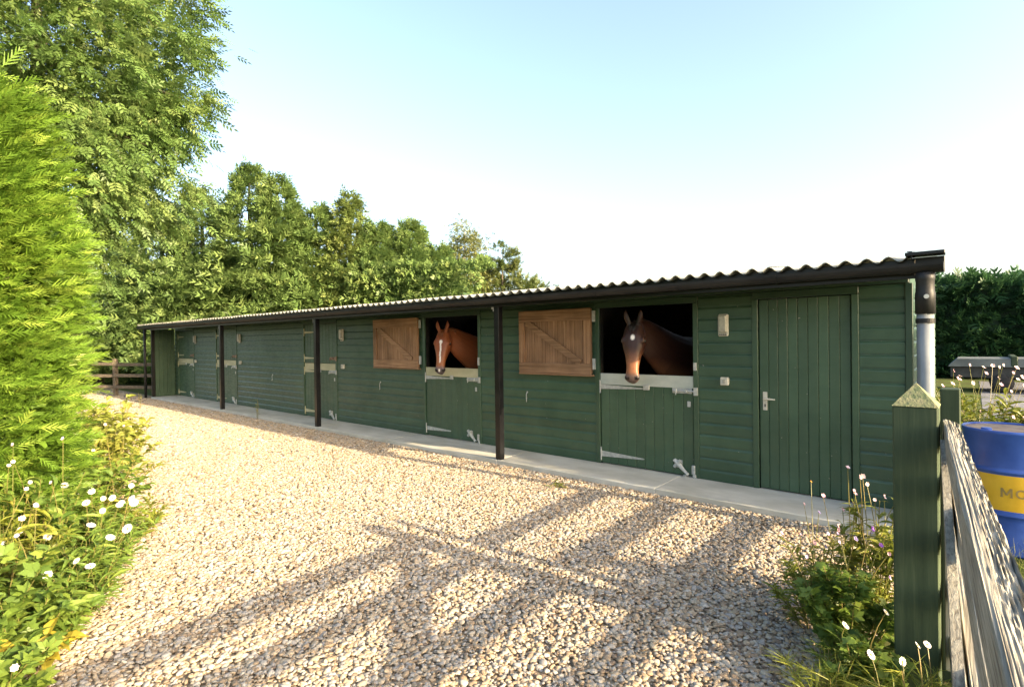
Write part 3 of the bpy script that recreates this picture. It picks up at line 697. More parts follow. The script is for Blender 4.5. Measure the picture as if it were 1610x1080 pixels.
    for q in range(26):
        f0 = q/25; i = min(int(f0*4), 3); ff = f0*4-i
        p = path[i][0].lerp(path[i+1][0], ff); h_ = path[i][2]*(1-ff)+path[i+1][2]*ff
        p = p + Vector((0, 0, h_*0.97)); side = Vector((0.8, -0.5, 0)) if kind == 'chestnut' else Vector((-0.7, 0.6, 0))
        L_ = rr.uniform(0.12, 0.2); a_ = Vector((rr.uniform(-.01, .01), rr.uniform(0.012, 0.03), 0))
        mb.tube([p, p+side*0.05+Vector((0, 0, -0.02)), p+side*0.085+Vector((0, 0, -L_*0.6))+a_, p+side*0.09+Vector((0, 0, -L_))+a_*2], [0.014, 0.016, 0.012, 0.002], 5)
    mb.build('mane', M['mane_'+kind], t, smooth=True)
    mb = MB()
    for q in range(9):
        p = poll + Rm @ Vector((-0.01, (q-4)*0.006, 0.012))*sc; e_ = poll + Rm @ Vector((rr.uniform(.07, .12), (q-4)*0.009+rr.uniform(-.01, .01), 0.036))*sc
        mb.tube([p, p.lerp(e_, 0.5)+Rm @ Vector((0, 0, .012)), e_], [0.007, 0.008, 0.001], 5)
    mb.build('forelock', M['mane_'+kind], t, smooth=True)
m, nt, b = new_mat('horse_coat'); b.inputs['Roughness'].default_value = 0.42; b.inputs['Specular IOR Level'].default_value = 0.35
at = N(nt, 'ShaderNodeAttribute', attribute_name='coat'); nz = N(nt, 'ShaderNodeTexNoise', Scale=60.0, Detail=4); nt.links.new(geo_pos(nt), nz.inputs['Vector'])
nr = ramp(nt, nz.outputs['Fac'], [(0.3, (0.85, 0.85, 0.85)), (0.7, (1.1, 1.1, 1.1))]); mx = N(nt, 'ShaderNodeMix', data_type='RGBA', blend_type='MULTIPLY'); mx.inputs['Factor'].default_value = 1
nt.links.new(at.outputs['Color'], mx.inputs[6]); nt.links.new(nr.outputs['Color'], mx.inputs[7]); nt.links.new(mx.outputs[2], b.inputs['Base Color']); M['coat'] = m
M['eye'] = solid('horse_eye', (0.01, 0.006, 0.004), None, 0.05, spec=0.8)
M['mane_chestnut'] = solid('chestnut_mane', (0.16, 0.05, 0.018), (0.26, 0.09, 0.03), 0.55, (30, 30, 30)); M['mane_bay'] = solid('black_mane', (0.008, 0.006, 0.005), (0.02, 0.015, 0.012), 0.5, (30, 30, 30))
make_horse('bright chestnut horse with white blaze looking out over its half door', (-6.42, 5.74, 1.145), math.radians(-62), math.radians(69), 1.07, 'chestnut')
make_horse('dark bay horse with small white star looking out over its half door', (-3.02, 5.675, 1.15), math.radians(-74), math.radians(72), 1.08, 'bay')

# ------------------------------------------------------------------ gate, fences
gx = lambda y: 0.103-0.0576*y            # the gate line, close by the camera's right
def rail_solid(y0, y1, z0, z1, th, n=60, rough=0.004, seed=0, xoff=0.0, dz=lambda y: 0.0, xf=gx, split=False):
    """long weathered rail: cross-section wanders, top is cracked and worn"""
    nt_ = 30 if split else 6
    prof = [(-.5, -.5), (-.5, 0), (-.5, .44)]+[(-.46+.92*q/nt_, .5) for q in range(nt_+1)]+[(.5, .44), (.5, 0), (.5, -.5), (0, -.5)]
    k = len(prof); V = []; F = []
    for i in range(n+1):
        y = y0+(y1-y0)*i/n
        for j, (u, v) in enumerate(prof):
            o = Vector((j*2.3, y*2.2, seed*7.7)); w_ = noise.noise(o)*rough
            zz = (z0+z1)/2 + v*(z1-z0) + dz(y) + w_
            if split and v > 0.4:
                e_ = max(0.0, min(1.0, (u+0.12+0.35*noise.noise(Vector((y*1.3, 0, 4))))*2.2))      # rotten side of the bar
                zz -= max(0.0, noise.noise(Vector((u*16, y*1.6, 2.0)))-0.15)*0.008
                zz -= e_*(0.004+abs(noise.noise(Vector((u*11, y*4.5, 7.0))))*0.020+abs(noise.noise(Vector((u*24+y*2, y*13, 9.0))))*0.010)
            V.append((xf(y)+xoff+u*th+noise.noise(o+Vector((5, 5, 5)))*rough, y, zz))
    for i in range(n):
        for j in range(k): F.append((i*k+j, i*k+(j+1) % k, (i+1)*k+(j+1) % k, (i+1)*k+j))
    mb = MB(); mb.add(V, F+[tuple(range(k))[::-1], tuple(range(n*k, (n+1)*k))]); return mb
GATE = thing('field_gate', (0.0, 1.4, 0), 'weathered silver grey timber field gate with split top bar and diagonal brace', 'gate')
tb = rail_solid(-0.55, 3.20, 1.15, 1.25, 0.058, 520, 0.003, 3, split=True).build('top_bar', M['grey_wood'], GATE); tb['label'] = 'thick grey top bar with a deeply split crumbling edge'
for i, (zc, h) in enumerate(((0.985, 0.092), (0.745, 0.092), (0.49, 0.092), (0.23, 0.092))):
    rail_solid(-0.52, 3.17, zc-h/2, zc+h/2, 0.026, 60, 0.004, 11+i).build('bar', M['grey_wood'], GATE)
for y in (-0.55, 3.12): rail_solid(y, y+0.075, 0.12, 1.148, 0.05, 2, 0.001, 20, xoff=0.0).build('stile', M['grey_wood_z'], GATE)
br = MB(); A = Vector((gx(2.95)-0.030, 2.95, 1.145)); B = Vector((gx(0.3)-0.030, 0.2, 0.16)); t = (B-A).normalized(); n_ = Vector((0, -t.z, t.y))*0.055
sx = Vector((0.012, 0, 0)); br.add([A-n_-sx, A+n_-sx, B+n_-sx, B-n_-sx, A-n_+sx, A+n_+sx, B+n_+sx, B-n_+sx], [(0, 1, 2, 3), (7, 6, 5, 4), (0, 4, 5, 1), (1, 5, 6, 2), (2, 6, 7, 3), (3, 7, 4, 0)])
br.build('brace', M['grey_wood'], GATE)
# big capped gate post
GP = thing('gate_post', (-0.20, 3.09, 0), 'thick green stained gate post with pyramid top among flowers', 'post')
pb = MB(); pb.cbox(-0.283, -0.117, 3.0, 3.17, -0.05, 1.322, 0.006); pb.build('shaft', M['post_green'], GP)
cp_ = MB(); q = [(-0.286, 2.997), (-0.114, 2.997), (-0.114, 3.173), (-0.286, 3.173)]
cp_.add([(x, y, 1.3225) for x, y in q]+[(-0.2, 3.085, 1.425)], [(0, 1, 4), (1, 2, 4), (2, 3, 4), (3, 0, 4), (3, 2, 1, 0)]); cp_.build('cap', M['post_cap'], GP)
p2 = MB(); p2.cbox(-0.122, -0.046, 3.30, 3.375, -0.05, 1.385, 0.005); sp = p2.build('slim_post', M['post_green']); tag(sp, 'slim square green post behind the end of the grey gate', 'post')
FX = lambda y: -0.155-0.01*(y-3.4)
RF = thing('rail_fence', (-0.16, 4.3, 0), 'short green rail fence joining the gate post to the stable corner', 'fence')
for i, (zc, h) in enumerate(((1.02, 0.102), (0.74, 0.102), (0.47, 0.102))):
    rail_solid(3.38, 5.12, zc-h/2, zc+h/2, 0.034, 20, 0.002, 31+i, xf=FX).build('rail', M['post_green'], RF)
MB().cbox(-0.215, -0.14, 5.125, 5.2, -0.05, 1.12, 0.005).build('post', M['post_green'], RF)
MB().cbox(0.04, 0.22, -0.78, -0.60, -0.05, 1.35, 0.006).build('hanging_post', M['post_green'], GATE)
# post and rail fence beyond the far end of the stables
FF = thing('paddock_fence', (-21, 4.8, 0), 'brown post and rail fence beyond the far end of the stables', 'fence')
A = Vector((-19.35, 5.75, 0)); B = Vector((-26.5, 2.3, 0)); dirv = (B-A).normalized(); nrm = Vector((-dirv.y, dirv.x, 0)); Lf = (B-A).length
nP = 5
for i in range(nP):
    p = A + (B-A)*i/(nP-1); c = MB().cbox(-0.055, 0.055, -0.055, 0.055, -0.05, 1.2, 0.006); ang = math.atan2(dirv.y, dirv.x)
    me = c.mesh('post', M['fence_wood']); o = link('post', me, FF, p); o.rotation_euler.z = ang
    if i < nP-1:
        for zc in (0.30, 0.66, 1.02):
            me = MB().cbox(0.0, Lf/(nP-1)-0.01, 0.058, 0.092, zc-0.05, zc+0.05, 0.005).mesh('rail', M['fence_wood'])
            o = link('rail', me, FF, p); o.rotation_euler.z = ang; o.location.z += R_.uniform(-0.015, 0.015)
# oil drum
DC = (0.215, 5.72)
DR = thing('oil_drum', (DC[0], DC[1], 0.0), 'blue and yellow steel oil drum with rusty lid beside the gate', 'drum')
def bands(z0, z1, mat, name):
    pr = [(0.286, z0)]
    for k in range(13):
        pass
    pr += [(0.286, z1)]
    MB().lathe(pr, 48, c=DC, cap=False).build(name, M[mat], DR, smooth=True)
def hoop(z): return [(0.286, z-0.02), (0.291, z-0.012), (0.297, z-0.004), (0.297, z+0.004), (0.291, z+0.012), (0.286, z+0.02)]
MB().lathe([(0.28, 0.0), (0.292, 0.004), (0.292, 0.016), (0.286, 0.024), (0.286, 0.25)]+hoop(0.30)+[(0.286, 0.335)], 48, c=DC).build('lower_band', M['drum_blue'], DR, smooth=True)
MB().lathe([(0.286, 0.335), (0.286, 0.60)], 48, c=DC, cap=False).build('middle_band', M['drum_yellow'], DR, smooth=True)
MB().lathe([(0.286, 0.60)]+hoop(0.625)+[(0.286, 0.66), (0.286, 0.895), (0.293, 0.905), (0.293, 0.925), (0.285, 0.930), (0.279, 0.925), (0.278, 0.912)], 48, c=DC, cap=False).build('upper_band', M['drum_blue'], DR, smooth=True)
lid = MB().lathe([(0.279, 0.906), (0.279, 0.914)], 48, c=DC).build('lid', M['drum_top'], DR)
MB().lathe([(0.034, 0.9145), (0.034, 0.932), (0.028, 0.936)], 14, c=(DC[0]-0.14, DC[1]-0.16)).build('bung', M['drum_blue'], lid)
def drum_letter(strokes, ang, z, h):
    """bold capital made of straight strokes wrapped on the drum; strokes in a unit box"""
    vs = []; fs = []
    for (x0, y0, x1, y1, w_) in strokes:
        dx, dy = x1-x0, y1-y0; L_ = math.hypot(dx, dy); nx, ny = -dy/L_*w_/2, dx/L_*w_/2
        for k in range(6):
            t0, t1 = k/6, (k+1)/6; b0 = len(vs)
            vs += [(x0+dx*t+s_*nx, y0+dy*t+s_*ny) for t, s_ in ((t0, -1), (t1, -1), (t1, 1), (t0, 1))]; fs.append((b0, b0+1, b0+2, b0+3))
    r_ = 0.2885; me = bpy.data.meshes.new('letter')
    me.from_pydata([((r_+0.0003*(i//24))*math.cos(ang+x*h/r_), (r_+0.0003*(i//24))*math.sin(ang+x*h/r_), z+y*h) for i, (x, y) in enumerate(vs)], [], fs)
    me.materials.append(M['letter']); link('letter', me, DR, (DC[0], DC[1], 0))
_a0 = math.atan2(-DC[1], -DC[0])
LM = [(0.1, 0, 0.1, 1, 0.17), (0.9, 0, 0.9, 1, 0.17), (0.12, 0.97, 0.5, 0.25, 0.17), (0.88, 0.97, 0.5, 0.25, 0.17), (-0.02, 0.03, 0.24, 0.03, 0.07), (0.76, 0.03, 1.02, 0.03, 0.07)]
LO = [(0.5+0.42*math.cos(a), 0.5+0.42*math.sin(a), 0.5+0.42*math.cos(a+0.56), 0.5+0.42*math.sin(a+0.56), 0.17) for a in [k*math.pi/6 for k in range(12)]]
drum_letter(LM, _a0-0.19, 0.44, 0.068); drum_letter(LO, _a0+0.10, 0.44, 0.068)

DR.location.z = -0.02       # stands on the soil, a little lower than the gravel
# ------------------------------------------------------------------ foliage machinery
def unit(a): return a/np.maximum(np.linalg.norm(a, axis=1, keepdims=True), 1e-9)
def frames(d, roll=None):
    """rotation matrices whose x axis is d, with random roll (or flat-ish when roll given as sigma)"""
    d = unit(d); up = np.tile(np.array([0, 0, 1.0]), (len(d), 1)); y = np.cross(up, d); bad = np.linalg.norm(y, axis=1) < 1e-3; y[bad] = (0, 1, 0)
    y = unit(y); z = np.cross(d, y)
    a = rng.uniform(0, 2*np.pi, len(d)) if roll is None else rng.normal(0, roll, len(d))
    ca, sa = np.cos(a)[:, None], np.sin(a)[:, None]; y2 = y*ca+z*sa; z2 = z*ca-y*sa
    return np.stack([d, y2, z2], 2)
def scatter(name, tmpl, pos, rot, scl, mat, parent, tint=None, org=None, tvar=0.0):
    tv, tf = tmpl; n = len(pos); k = len(tv)
    V = np.einsum('nij,kj->nki', rot, tv)*np.asarray(scl).reshape(-1, 1, 1) + pos[:, None, :]
    F = (tf[None, :, :] + (np.arange(n)*k)[:, None, None]).reshape(-1, tf.shape[1])
    if tint is None: tint = rng.random(n)
    T = np.repeat(tint, k)
    org = np.array(org if org is not None else WL[parent.name])
    o = link(name, np_mesh(name, V.reshape(-1, 3)-org, F, mat, T), parent, org); return o
def quad_strip(p0, p1, w0, w1, nrm=(0, 0, 1)):
    p0, p1 = np.array(p0, float), np.array(p1, float); s = np.cross(p1-p0, nrm); s /= np.linalg.norm(s)+1e-9
    return [p0-s*w0, p0+s*w0, p1+s*w1, p1-s*w1]
def tm(quads):
    V = np.array([v for q in quads for v in q]); F = np.arange(len(V)).reshape(-1, 4); return V, F
def frond(n=7, ang=0.65, w=0.028, droop=0.12, side=0.42):
    """flat conifer spray along +x, length 1"""
    q = [quad_strip((0, 0, 0), (0.5, 0, -droop*0.25), 0.014, 0.012), quad_strip((0.5, 0, -droop*0.25), (1, 0, -droop), 0.016, 0.003)]
    for i in range(n):
        t = 0.10+0.8*i/n
        for s in (1, -1):
            L = side*(1-t*0.75)*(0.85+0.3*((i*7+s) % 3)/2); a = ang-0.1*t; tt = t+(0.03 if s > 0 else 0)
            z0 = -droop*tt*tt; p0 = (tt, 0, z0); p1 = (tt+L*math.cos(a), s*L*math.sin(a), z0-0.06*L-0.03*t+0.05*((i+s) % 2))
            q.append(quad_strip(p0, p1, w, w*0.35))
    return tm(q)
def compound_leaf(n=4):
    q = [quad_strip((0, 0, 0), (0.8, 0, -0.08), 0.008, 0.006)]
    def lf(p, d, L, w):
        p = np.array(p, float); d = np.array(d, float); s = np.cross(d, (0, 0, 1)); s /= np.linalg.norm(s)+1e-9
        return [p, p+d*L*0.45+s*w+np.array((0, 0, 0.02)), p+d*L, p+d*L*0.45-s*w+np.array((0, 0, 0.02))]
    for i in range(n):
        t = 0.22+0.6*i/n
        for s in (1, -1): q.append(lf((t, 0, -0.1*t*t), (0.55, s*0.8, -0.15), 0.36, 0.075))
    q.append(lf((0.8, 0, -0.08), (1, 0, -0.15), 0.34, 0.075)); return tm(q)
def sprig():
    q = []
    for (x, a, b_, L) in ((0.15, 0.9, 0.2, 0.42), (0.3, -0.8, 0.3, 0.45), (0.5, 0.7, -0.1, 0.42), (0.62, -0.6, 0.1, 0.40), (0.68, 0.05, 0.0, 0.42)):
        d = np.array((math.cos(a), math.sin(a), b_)); sd_ = np.array((-math.sin(a), math.cos(a), 0.25)); p = np.array((x, 0, 0.0))
        q.append([p, p+d*L*0.5-sd_*0.12+np.array((0, 0, .03)), p+d*L, p+d*L*0.5+sd_*0.12])
    return tm(np.array(q))
def blade_leaf(w=0.22, fold=0.10, droop=0.25, serr=False):
    """broad pointed leaf along +x, length 1, with midrib fold and droop"""
    xs = [0, 0.2, 0.45, 0.72, 1.0]; ws = [0.02, w*0.8, w, w*0.65, 0.005]; q = []
    z = lambda t: 0.12*math.sin(t*3)-droop*t*t
    for i in range(4):
        a, c = xs[i], xs[i+1]
        for s in (1, -1):
            q.append([(a, 0, z(a)), (c, 0, z(c)), (c, s*ws[i+1], z(c)+fold*ws[i+1]/w), (a, s*ws[i], z(a)+fold*ws[i]/w)][::s])
    return tm(np.array(q))
def lobed_leaf():
    """hand-shaped leaf: five short lobes"""
    q = []
    for a, L in ((-1.9, 0.55), (-0.95, 0.85), (0, 1.0), (0.95, 0.85), (1.9, 0.55)):
        d = np.array((math.cos(a), math.sin(a), -0.15)); s = np.array((-math.sin(a), math.cos(a), 0.0)); p = np.array((0.25, 0, 0.0))
        q.append([p, p+d*L*0.45-s*0.2+np.array((0, 0, .05)), p+d*L*0.8, p+d*L*0.45+s*0.2+np.array((0, 0, .05))])
    return tm(np.array(q))
def grass_blade():
    return tm([quad_strip((0, 0, 0), (0.5, 0, 0.06), 0.014, 0.013), quad_strip((0.5, 0, 0.06), (1, 0, -0.06), 0.013, 0.001)])
FROND = frond(5, 0.55, 0.026, 0.10, 0.38); FROND_C = frond(2, 0.72, 0.075, 0.15, 0.50); FROND_S = frond(3, 0.72, 0.07, 0.15, 0.50); COMP = compound_leaf(3); BLADE = blade_leaf(); SPRIG = sprig(); LOBED = lobed_leaf(); GRASS = grass_blade()
NARROW = blade_leaf(0.09, 0.03, 0.3)
M['hedge_leaf'] = leaf_mat('golden_conifer_leaf', (0.075, 0.15, 0.016), (0.155, 0.265, 0.03), (0.28, 0.375, 0.06))
M['ash_leaf'] = leaf_mat('ash_leaf', (0.060, 0.12, 0.028), (0.12, 0.195, 0.05), (0.21, 0.27, 0.085))
M['conifer_leaf'] = leaf_mat('dark_conifer_leaf', (0.080, 0.145, 0.042), (0.15, 0.23, 0.068), (0.24, 0.31, 0.10))
M['conifer_gold'] = leaf_mat('yellowing_conifer_leaf', (0.09, 0.14, 0.035), (0.16, 0.215, 0.06), (0.24, 0.275, 0.09))
M['birch_leaf'] = leaf_mat('birch_leaf', (0.11, 0.14, 0.04), (0.19, 0.21, 0.065), (0.28, 0.28, 0.10))
M['pine_leaf'] = leaf_mat('pine_needle', (0.05, 0.085, 0.025), (0.10, 0.13, 0.035), (0.15, 0.17, 0.05))
M['hedge_dark'] = leaf_mat('dark_hedge_leaf', (0.022, 0.065, 0.026), (0.040, 0.10, 0.036), (0.075, 0.15, 0.05))
M['border_leaf'] = leaf_mat('border_plant_leaf', (0.07, 0.13, 0.022), (0.14, 0.215, 0.035), (0.24, 0.30, 0.055))
M['lime_leaf'] = leaf_mat('lime_shrub_leaf', (0.16, 0.20, 0.03), (0.28, 0.30, 0.06), (0.42, 0.40, 0.10))
M['yellow_leaf'] = leaf_mat('yellowing_leaf', (0.24, 0.22, 0.03), (0.40, 0.33, 0.04), (0.50, 0.40, 0.07))
M['weed_leaf'] = leaf_mat('weed_leaf', (0.10, 0.14, 0.02), (0.19, 0.22, 0.03), (0.30, 0.29, 0.05))
M['grass'] = leaf_mat('grass_blade', (0.08, 0.12, 0.02), (0.15, 0.19, 0.035), (0.30, 0.27, 0.08))
M['litter'] = leaf_mat('dry_leaf', (0.07, 0.04, 0.02), (0.16, 0.10, 0.05), (0.34, 0.27, 0.15), trans=0.1)
M['stem'] = leaf_mat('plant_stem', (0.10, 0.13, 0.03), (0.18, 0.17, 0.05), (0.26, 0.18, 0.07), trans=0.1)
for nm, c in (('white', (0.80, 0.79, 0.74)), ('pink', (0.62, 0.36, 0.42)), ('palepink', (0.72, 0.56, 0.56)), ('purple', (0.22, 0.07, 0.42)), ('lilac', (0.50, 0.40, 0.62)), ('yellow', (0.75, 0.48, 0.03)), ('orange', (0.70, 0.30, 0.03))):
    M['petal_'+nm] = solid('petal_'+nm, c, tuple(min(1, q*1.08) for q in c), 0.6, (60, 60, 60))

def blobs_on_shape(n, fn):
    return fn(n)
# ---- the clipped golden hedge close on the left
HX0, HX1, HY0, HY1, HZ = -13.0, -4.95, -2.6, 1.08, 4.35
def hedge_surface(n, x0=HX0, x1=HX1, y0=HY0, y1=HY1, h=HZ, wend=0.45, wside=0.42, only=True):
    """points and outward normals on a rounded box: near end, yard side, top"""
    P = []; Nn = []
    k1, k2 = int(n*wend), int(n*wside); k3 = n-k1-k2
    y = rng.uniform(y0, y1, k1); z = rng.uniform(0.02, h, k1); P.append(np.stack([np.full(k1, x1), y, z], 1)); Nn.append(np.tile((1.0, 0, 0), (k1, 1)))
    t = rng.beta(1.0, 2.2, k2); P.append(np.stack([x1-(x1-x0)*t, np.full(k2, y1), rng.uniform(0.02, h, k2)], 1)); Nn.append(np.tile((0, 1.0, 0), (k2, 1)))
    t = rng.beta(1.0, 2.0, k3); P.append(np.stack([x1-(x1-x0)*t, rng.uniform(y0, y1, k3), np.full(k3, h)], 1)); Nn.append(np.tile((0, 0, 1.0), (k3, 1)))
    P = np.concatenate(P); Nn = np.concatenate(Nn)
    # round the corners: pull towards an inner box and push out by the radius
    r = np.array((0.75, 1.35, 2.3)); lo = np.array((x0+r[0], y0+r[1], -5)); hi = np.array((x1-r[0], y1-r[1], h-r[2]))
    q = np.clip(P, lo, hi); dd = (P-q)/r; L = np.linalg.norm(dd, axis=1, keepdims=True); L[L < 1e-6] = 1
    dn = dd/L; P2 = q+dn*r
    bump = np.array([noise.noise(Vector(p*1.1))*0.16+noise.noise(Vector(p*3.1))*0.09 for p in P2])
    return P2+dn*bump[:, None], unit(dn/r)
HG = thing('conifer_hedge', (-8.5, 0.0, 0), 'tall clipped golden green conifer hedge rising over the flower border', 'hedge')
P, Nn = hedge_surface(21000)
d = Nn*0.9 + np.array((0.25, 0.22, 0.10)) + rng.normal(0, 0.33, P.shape); d[:, 2] += 0.12
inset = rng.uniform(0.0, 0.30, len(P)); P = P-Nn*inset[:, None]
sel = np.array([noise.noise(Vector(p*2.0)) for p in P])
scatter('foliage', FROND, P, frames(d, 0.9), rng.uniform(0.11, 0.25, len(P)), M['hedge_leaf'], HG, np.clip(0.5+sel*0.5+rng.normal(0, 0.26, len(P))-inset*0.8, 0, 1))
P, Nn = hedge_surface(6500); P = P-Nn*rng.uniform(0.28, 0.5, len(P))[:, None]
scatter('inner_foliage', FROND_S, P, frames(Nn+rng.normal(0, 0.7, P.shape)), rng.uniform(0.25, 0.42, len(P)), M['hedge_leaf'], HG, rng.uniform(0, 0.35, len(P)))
for xt in (-5.9, -7.4, -8.9, -10.5, -12.0): MB().tube([(xt, -0.8, -0.05), (xt+0.05, -0.75, 1.8), (xt, -0.8, 3.4)], [0.10, 0.075, 0.03], 8).build('trunk', M['bark'], HG, smooth=True)
tw = MB()
for q in range(60):
    i = R_.randrange(len(P)); p = Vector(P[i]); n_ = Vector(Nn[i]); e = p+n_*R_.uniform(0.25, 0.42)+Vector((R_.uniform(-.1, .1), R_.uniform(-.1, .1), R_.uniform(0, .15)))
    tw.tube([p-n_*0.3, p, e], [0.008, 0.006, 0.002], 5)
tw.build('twigs', M['bark'], HG, org=(-8.5, 0, 0))['kind'] = 'stuff'

# ---- trees
def limbs(mb, base, top, r0, n, spread, zmin, rr, k=8):
    base, top = Vector(base), Vector(top); mid = base.lerp(top, 0.5)+Vector((rr.uniform(-.2, .2), rr.uniform(-.2, .2), 0))
    mb.tube([base, base.lerp(mid, 0.5), mid, mid.lerp(top, 0.5), top], [r0*1.15, r0*0.9, r0*0.65, r0*0.4, r0*0.12], k)
    ends = []
    for i in range(n):
        t = zmin+(0.95-zmin)*i/max(1, n-1); p = base.lerp(mid, t*2) if t < 0.5 else mid.lerp(top, t*2-1)
        a = i*2.4+rr.uniform(-.4, .4); L = spread*(1.0-0.55*t)*rr.uniform(0.75, 1.15)
        e = p+Vector((math.cos(a)*L, math.sin(a)*L, L*rr.uniform(0.15, 0.55))); m_ = p.lerp(e, 0.5)+Vector((0, 0, L*0.08))
        mb.tube([p, m_, e], [r0*0.32*(1-t*0.5), r0*0.2*(1-t*0.5), r0*0.05], 6); ends.append((p, m_, e))
        for q in range(2):
            s = p.lerp(e, rr.uniform(0.35, 0.8)); e2 = s+Vector((rr.uniform(-1, 1), rr.uniform(-1, 1), rr.uniform(-.1, .6)))*L*0.35
            mb.tube([s, s.lerp(e2, 0.5)+Vector((0, 0, 0.04)), e2], [r0*0.10, r0*0.06, r0*0.02], 5); ends.append((s, s.lerp(e2, .5), e2))
    return ends
def broad_tree(name, label, base, center, radii, nclump, nleaf, leaf, size, mat, r0, seed, group=None, droop=-0.35, clump=0.55, trunk_mat='bark', nl=12, zmin=0.35):
    rr = random.Random(seed); t = thing(name, base, label, 'tree', group); mb = MB(); base = Vector(base); cen = np.array(center); rad = np.array(radii)
    ends = limbs(mb, base, (cen[0], cen[1], cen[2]+rad[2]*0.8), r0, nl, float(min(rad[0], rad[1]))*0.95, zmin, rr)
    tb_ = mb.build('trunk', M[trunk_mat], t, org=base, smooth=True)
    u = unit(rng.normal(0, 1, (nclump, 3))); rad_f = rng.uniform(0.25, 1.0, nclump)**0.45
    nzv = np.array([1+0.35*noise.noise(Vector(q*1.7)+Vector((seed, 0, 0))) for q in u])
    cc = cen+u*rad*(rad_f*nzv)[:, None]
    # twig from the nearest limb to each clump
    ep = np.array([e[2][:] for e in ends]); tw = MB()
    for c in cc[::2]:
        i = int(np.argmin(((ep-c)**2).sum(1))); s = Vector(ep[i]); e = Vector(c)
        tw.tube([s, s.lerp(e, 0.5)+Vector((0, 0, 0.1)), e], [r0*0.035, r0*0.025, r0*0.01], 4, cap=False)
    tw.build('twigs', M[trunk_mat], t, org=base)['kind'] = 'stuff'
    ci = rng.integers(0, nclump, nleaf); csz = rng.uniform(0.6, 1.3, nclump)*clump
    off = rng.normal(0, 0.5, (nleaf, 3))*csz[ci][:, None]*np.array((1.1, 1.1, 0.75)); pos = cc[ci]+off
    d = off+u[ci]*0.5+rng.normal(0, 0.35, off.shape); d = unit(d); d[:, 2] += droop
    tone = rng.uniform(0.1, 0.9, nclump)[ci]*0.6+rng.random(nleaf)*0.4
    scatter('crown', leaf, pos, frames(d, 0.7), rng.uniform(0.7, 1.25, nleaf)*size, M[mat], t, tone)
    return t
def conifer(label, base, h, w, nb, seed, mat='conifer_leaf', group='conifers behind the stables', size=0.5, name='conifer_tree', low=0.05, power=0.75):
    """boughs whorled round a trunk, each a drooping fan of flat sprays"""
    rr = np.random.default_rng(seed); t = thing(name, base, label, 'tree', group); base = np.array(base, float)
    MB().tube([tuple(base-(0, 0, 0.05)), tuple(base+(0, 0, h*0.5)), tuple(base+(0, 0, h*0.97))], [0.028*h, 0.018*h, 0.003*h], 8).build('trunk', M['bark'], t, org=tuple(base), smooth=True)
    f = np.sort(rr.uniform(low**0.8, 0.985, nb))
    az = rr.uniform(0, 2*np.pi, nb); R = w*((1-f)**power)*rr.uniform(0.72, 1.18, nb)+0.10
    # only the sides one can see from the yard and a step around it get dense boughs
    P = []; D = []; S = []; T = []
    tc = -base[:2]/np.linalg.norm(base[:2])
    for i in range(nb):
        if math.cos(az[i])*tc[0]+math.sin(az[i])*tc[1] < -0.35 and rr.random() < 0.75 and f[i] < 0.9: continue
        o = np.array((math.cos(az[i]), math.sin(az[i]), 0)); tone = rr.uniform(0.1, 0.9); k = int(13+28*min(1.0, R[i]/w*1.3))
        s = rr.uniform(0.12, 1.0, k)**0.6; side = np.array((-o[1], o[0], 0)); lat = rr.normal(0, 0.26, k)*s*max(R[i], 0.4)
        rise = 0.30*R[i]*s-0.22*R[i]*s*s
        p = base+np.array((0, 0, f[i]*h))+o*(R[i]*s)[:, None]+side*lat[:, None]; p[:, 2] += rise+rr.normal(0, 0.11, k)
        dd = o*0.9+side*(lat/max(R[i], .3))[:, None]*1.3+np.array((0, 0, 0.30))+rr.normal(0, 0.35, (k, 3))
        P.append(p); D.append(dd); S.append(rr.uniform(0.7, 1.2, k)*size*(0.6+0.4*(1-f[i]))); T.append(np.clip(tone*0.6+rr.random(k)*0.4, 0, 1))
    top = base+np.array((0, 0, h)); k = 14; P.append(top+rr.normal(0, 0.06, (k, 3))+np.stack([np.zeros(k), np.zeros(k), -rr.uniform(0, 0.8, k)], 1)); D.append(rr.normal(0, 0.5, (k, 3))+np.array((0, 0, 1.0))); S.append(np.full(k, size*0.55)); T.append(rr.random(k))
    P = np.concatenate(P); D = np.concatenate(D); S = np.concatenate(S); T = np.concatenate(T)
    scatter('crown', FROND_C, P, frames(D, 0.8), S, M[mat], t, T)
# big ash over the hedge
broad_tree('ash_tree', 'tall spreading ash tree overhanging behind the golden hedge', (-16.0, 2.3, -0.02), (-15.8, 2.35, 8.0), (3.3, 3.2, 4.6), 400, 29000, COMP, 0.33, 'ash_leaf', 0.26, 3, clump=0.55, nl=16, zmin=0.25)
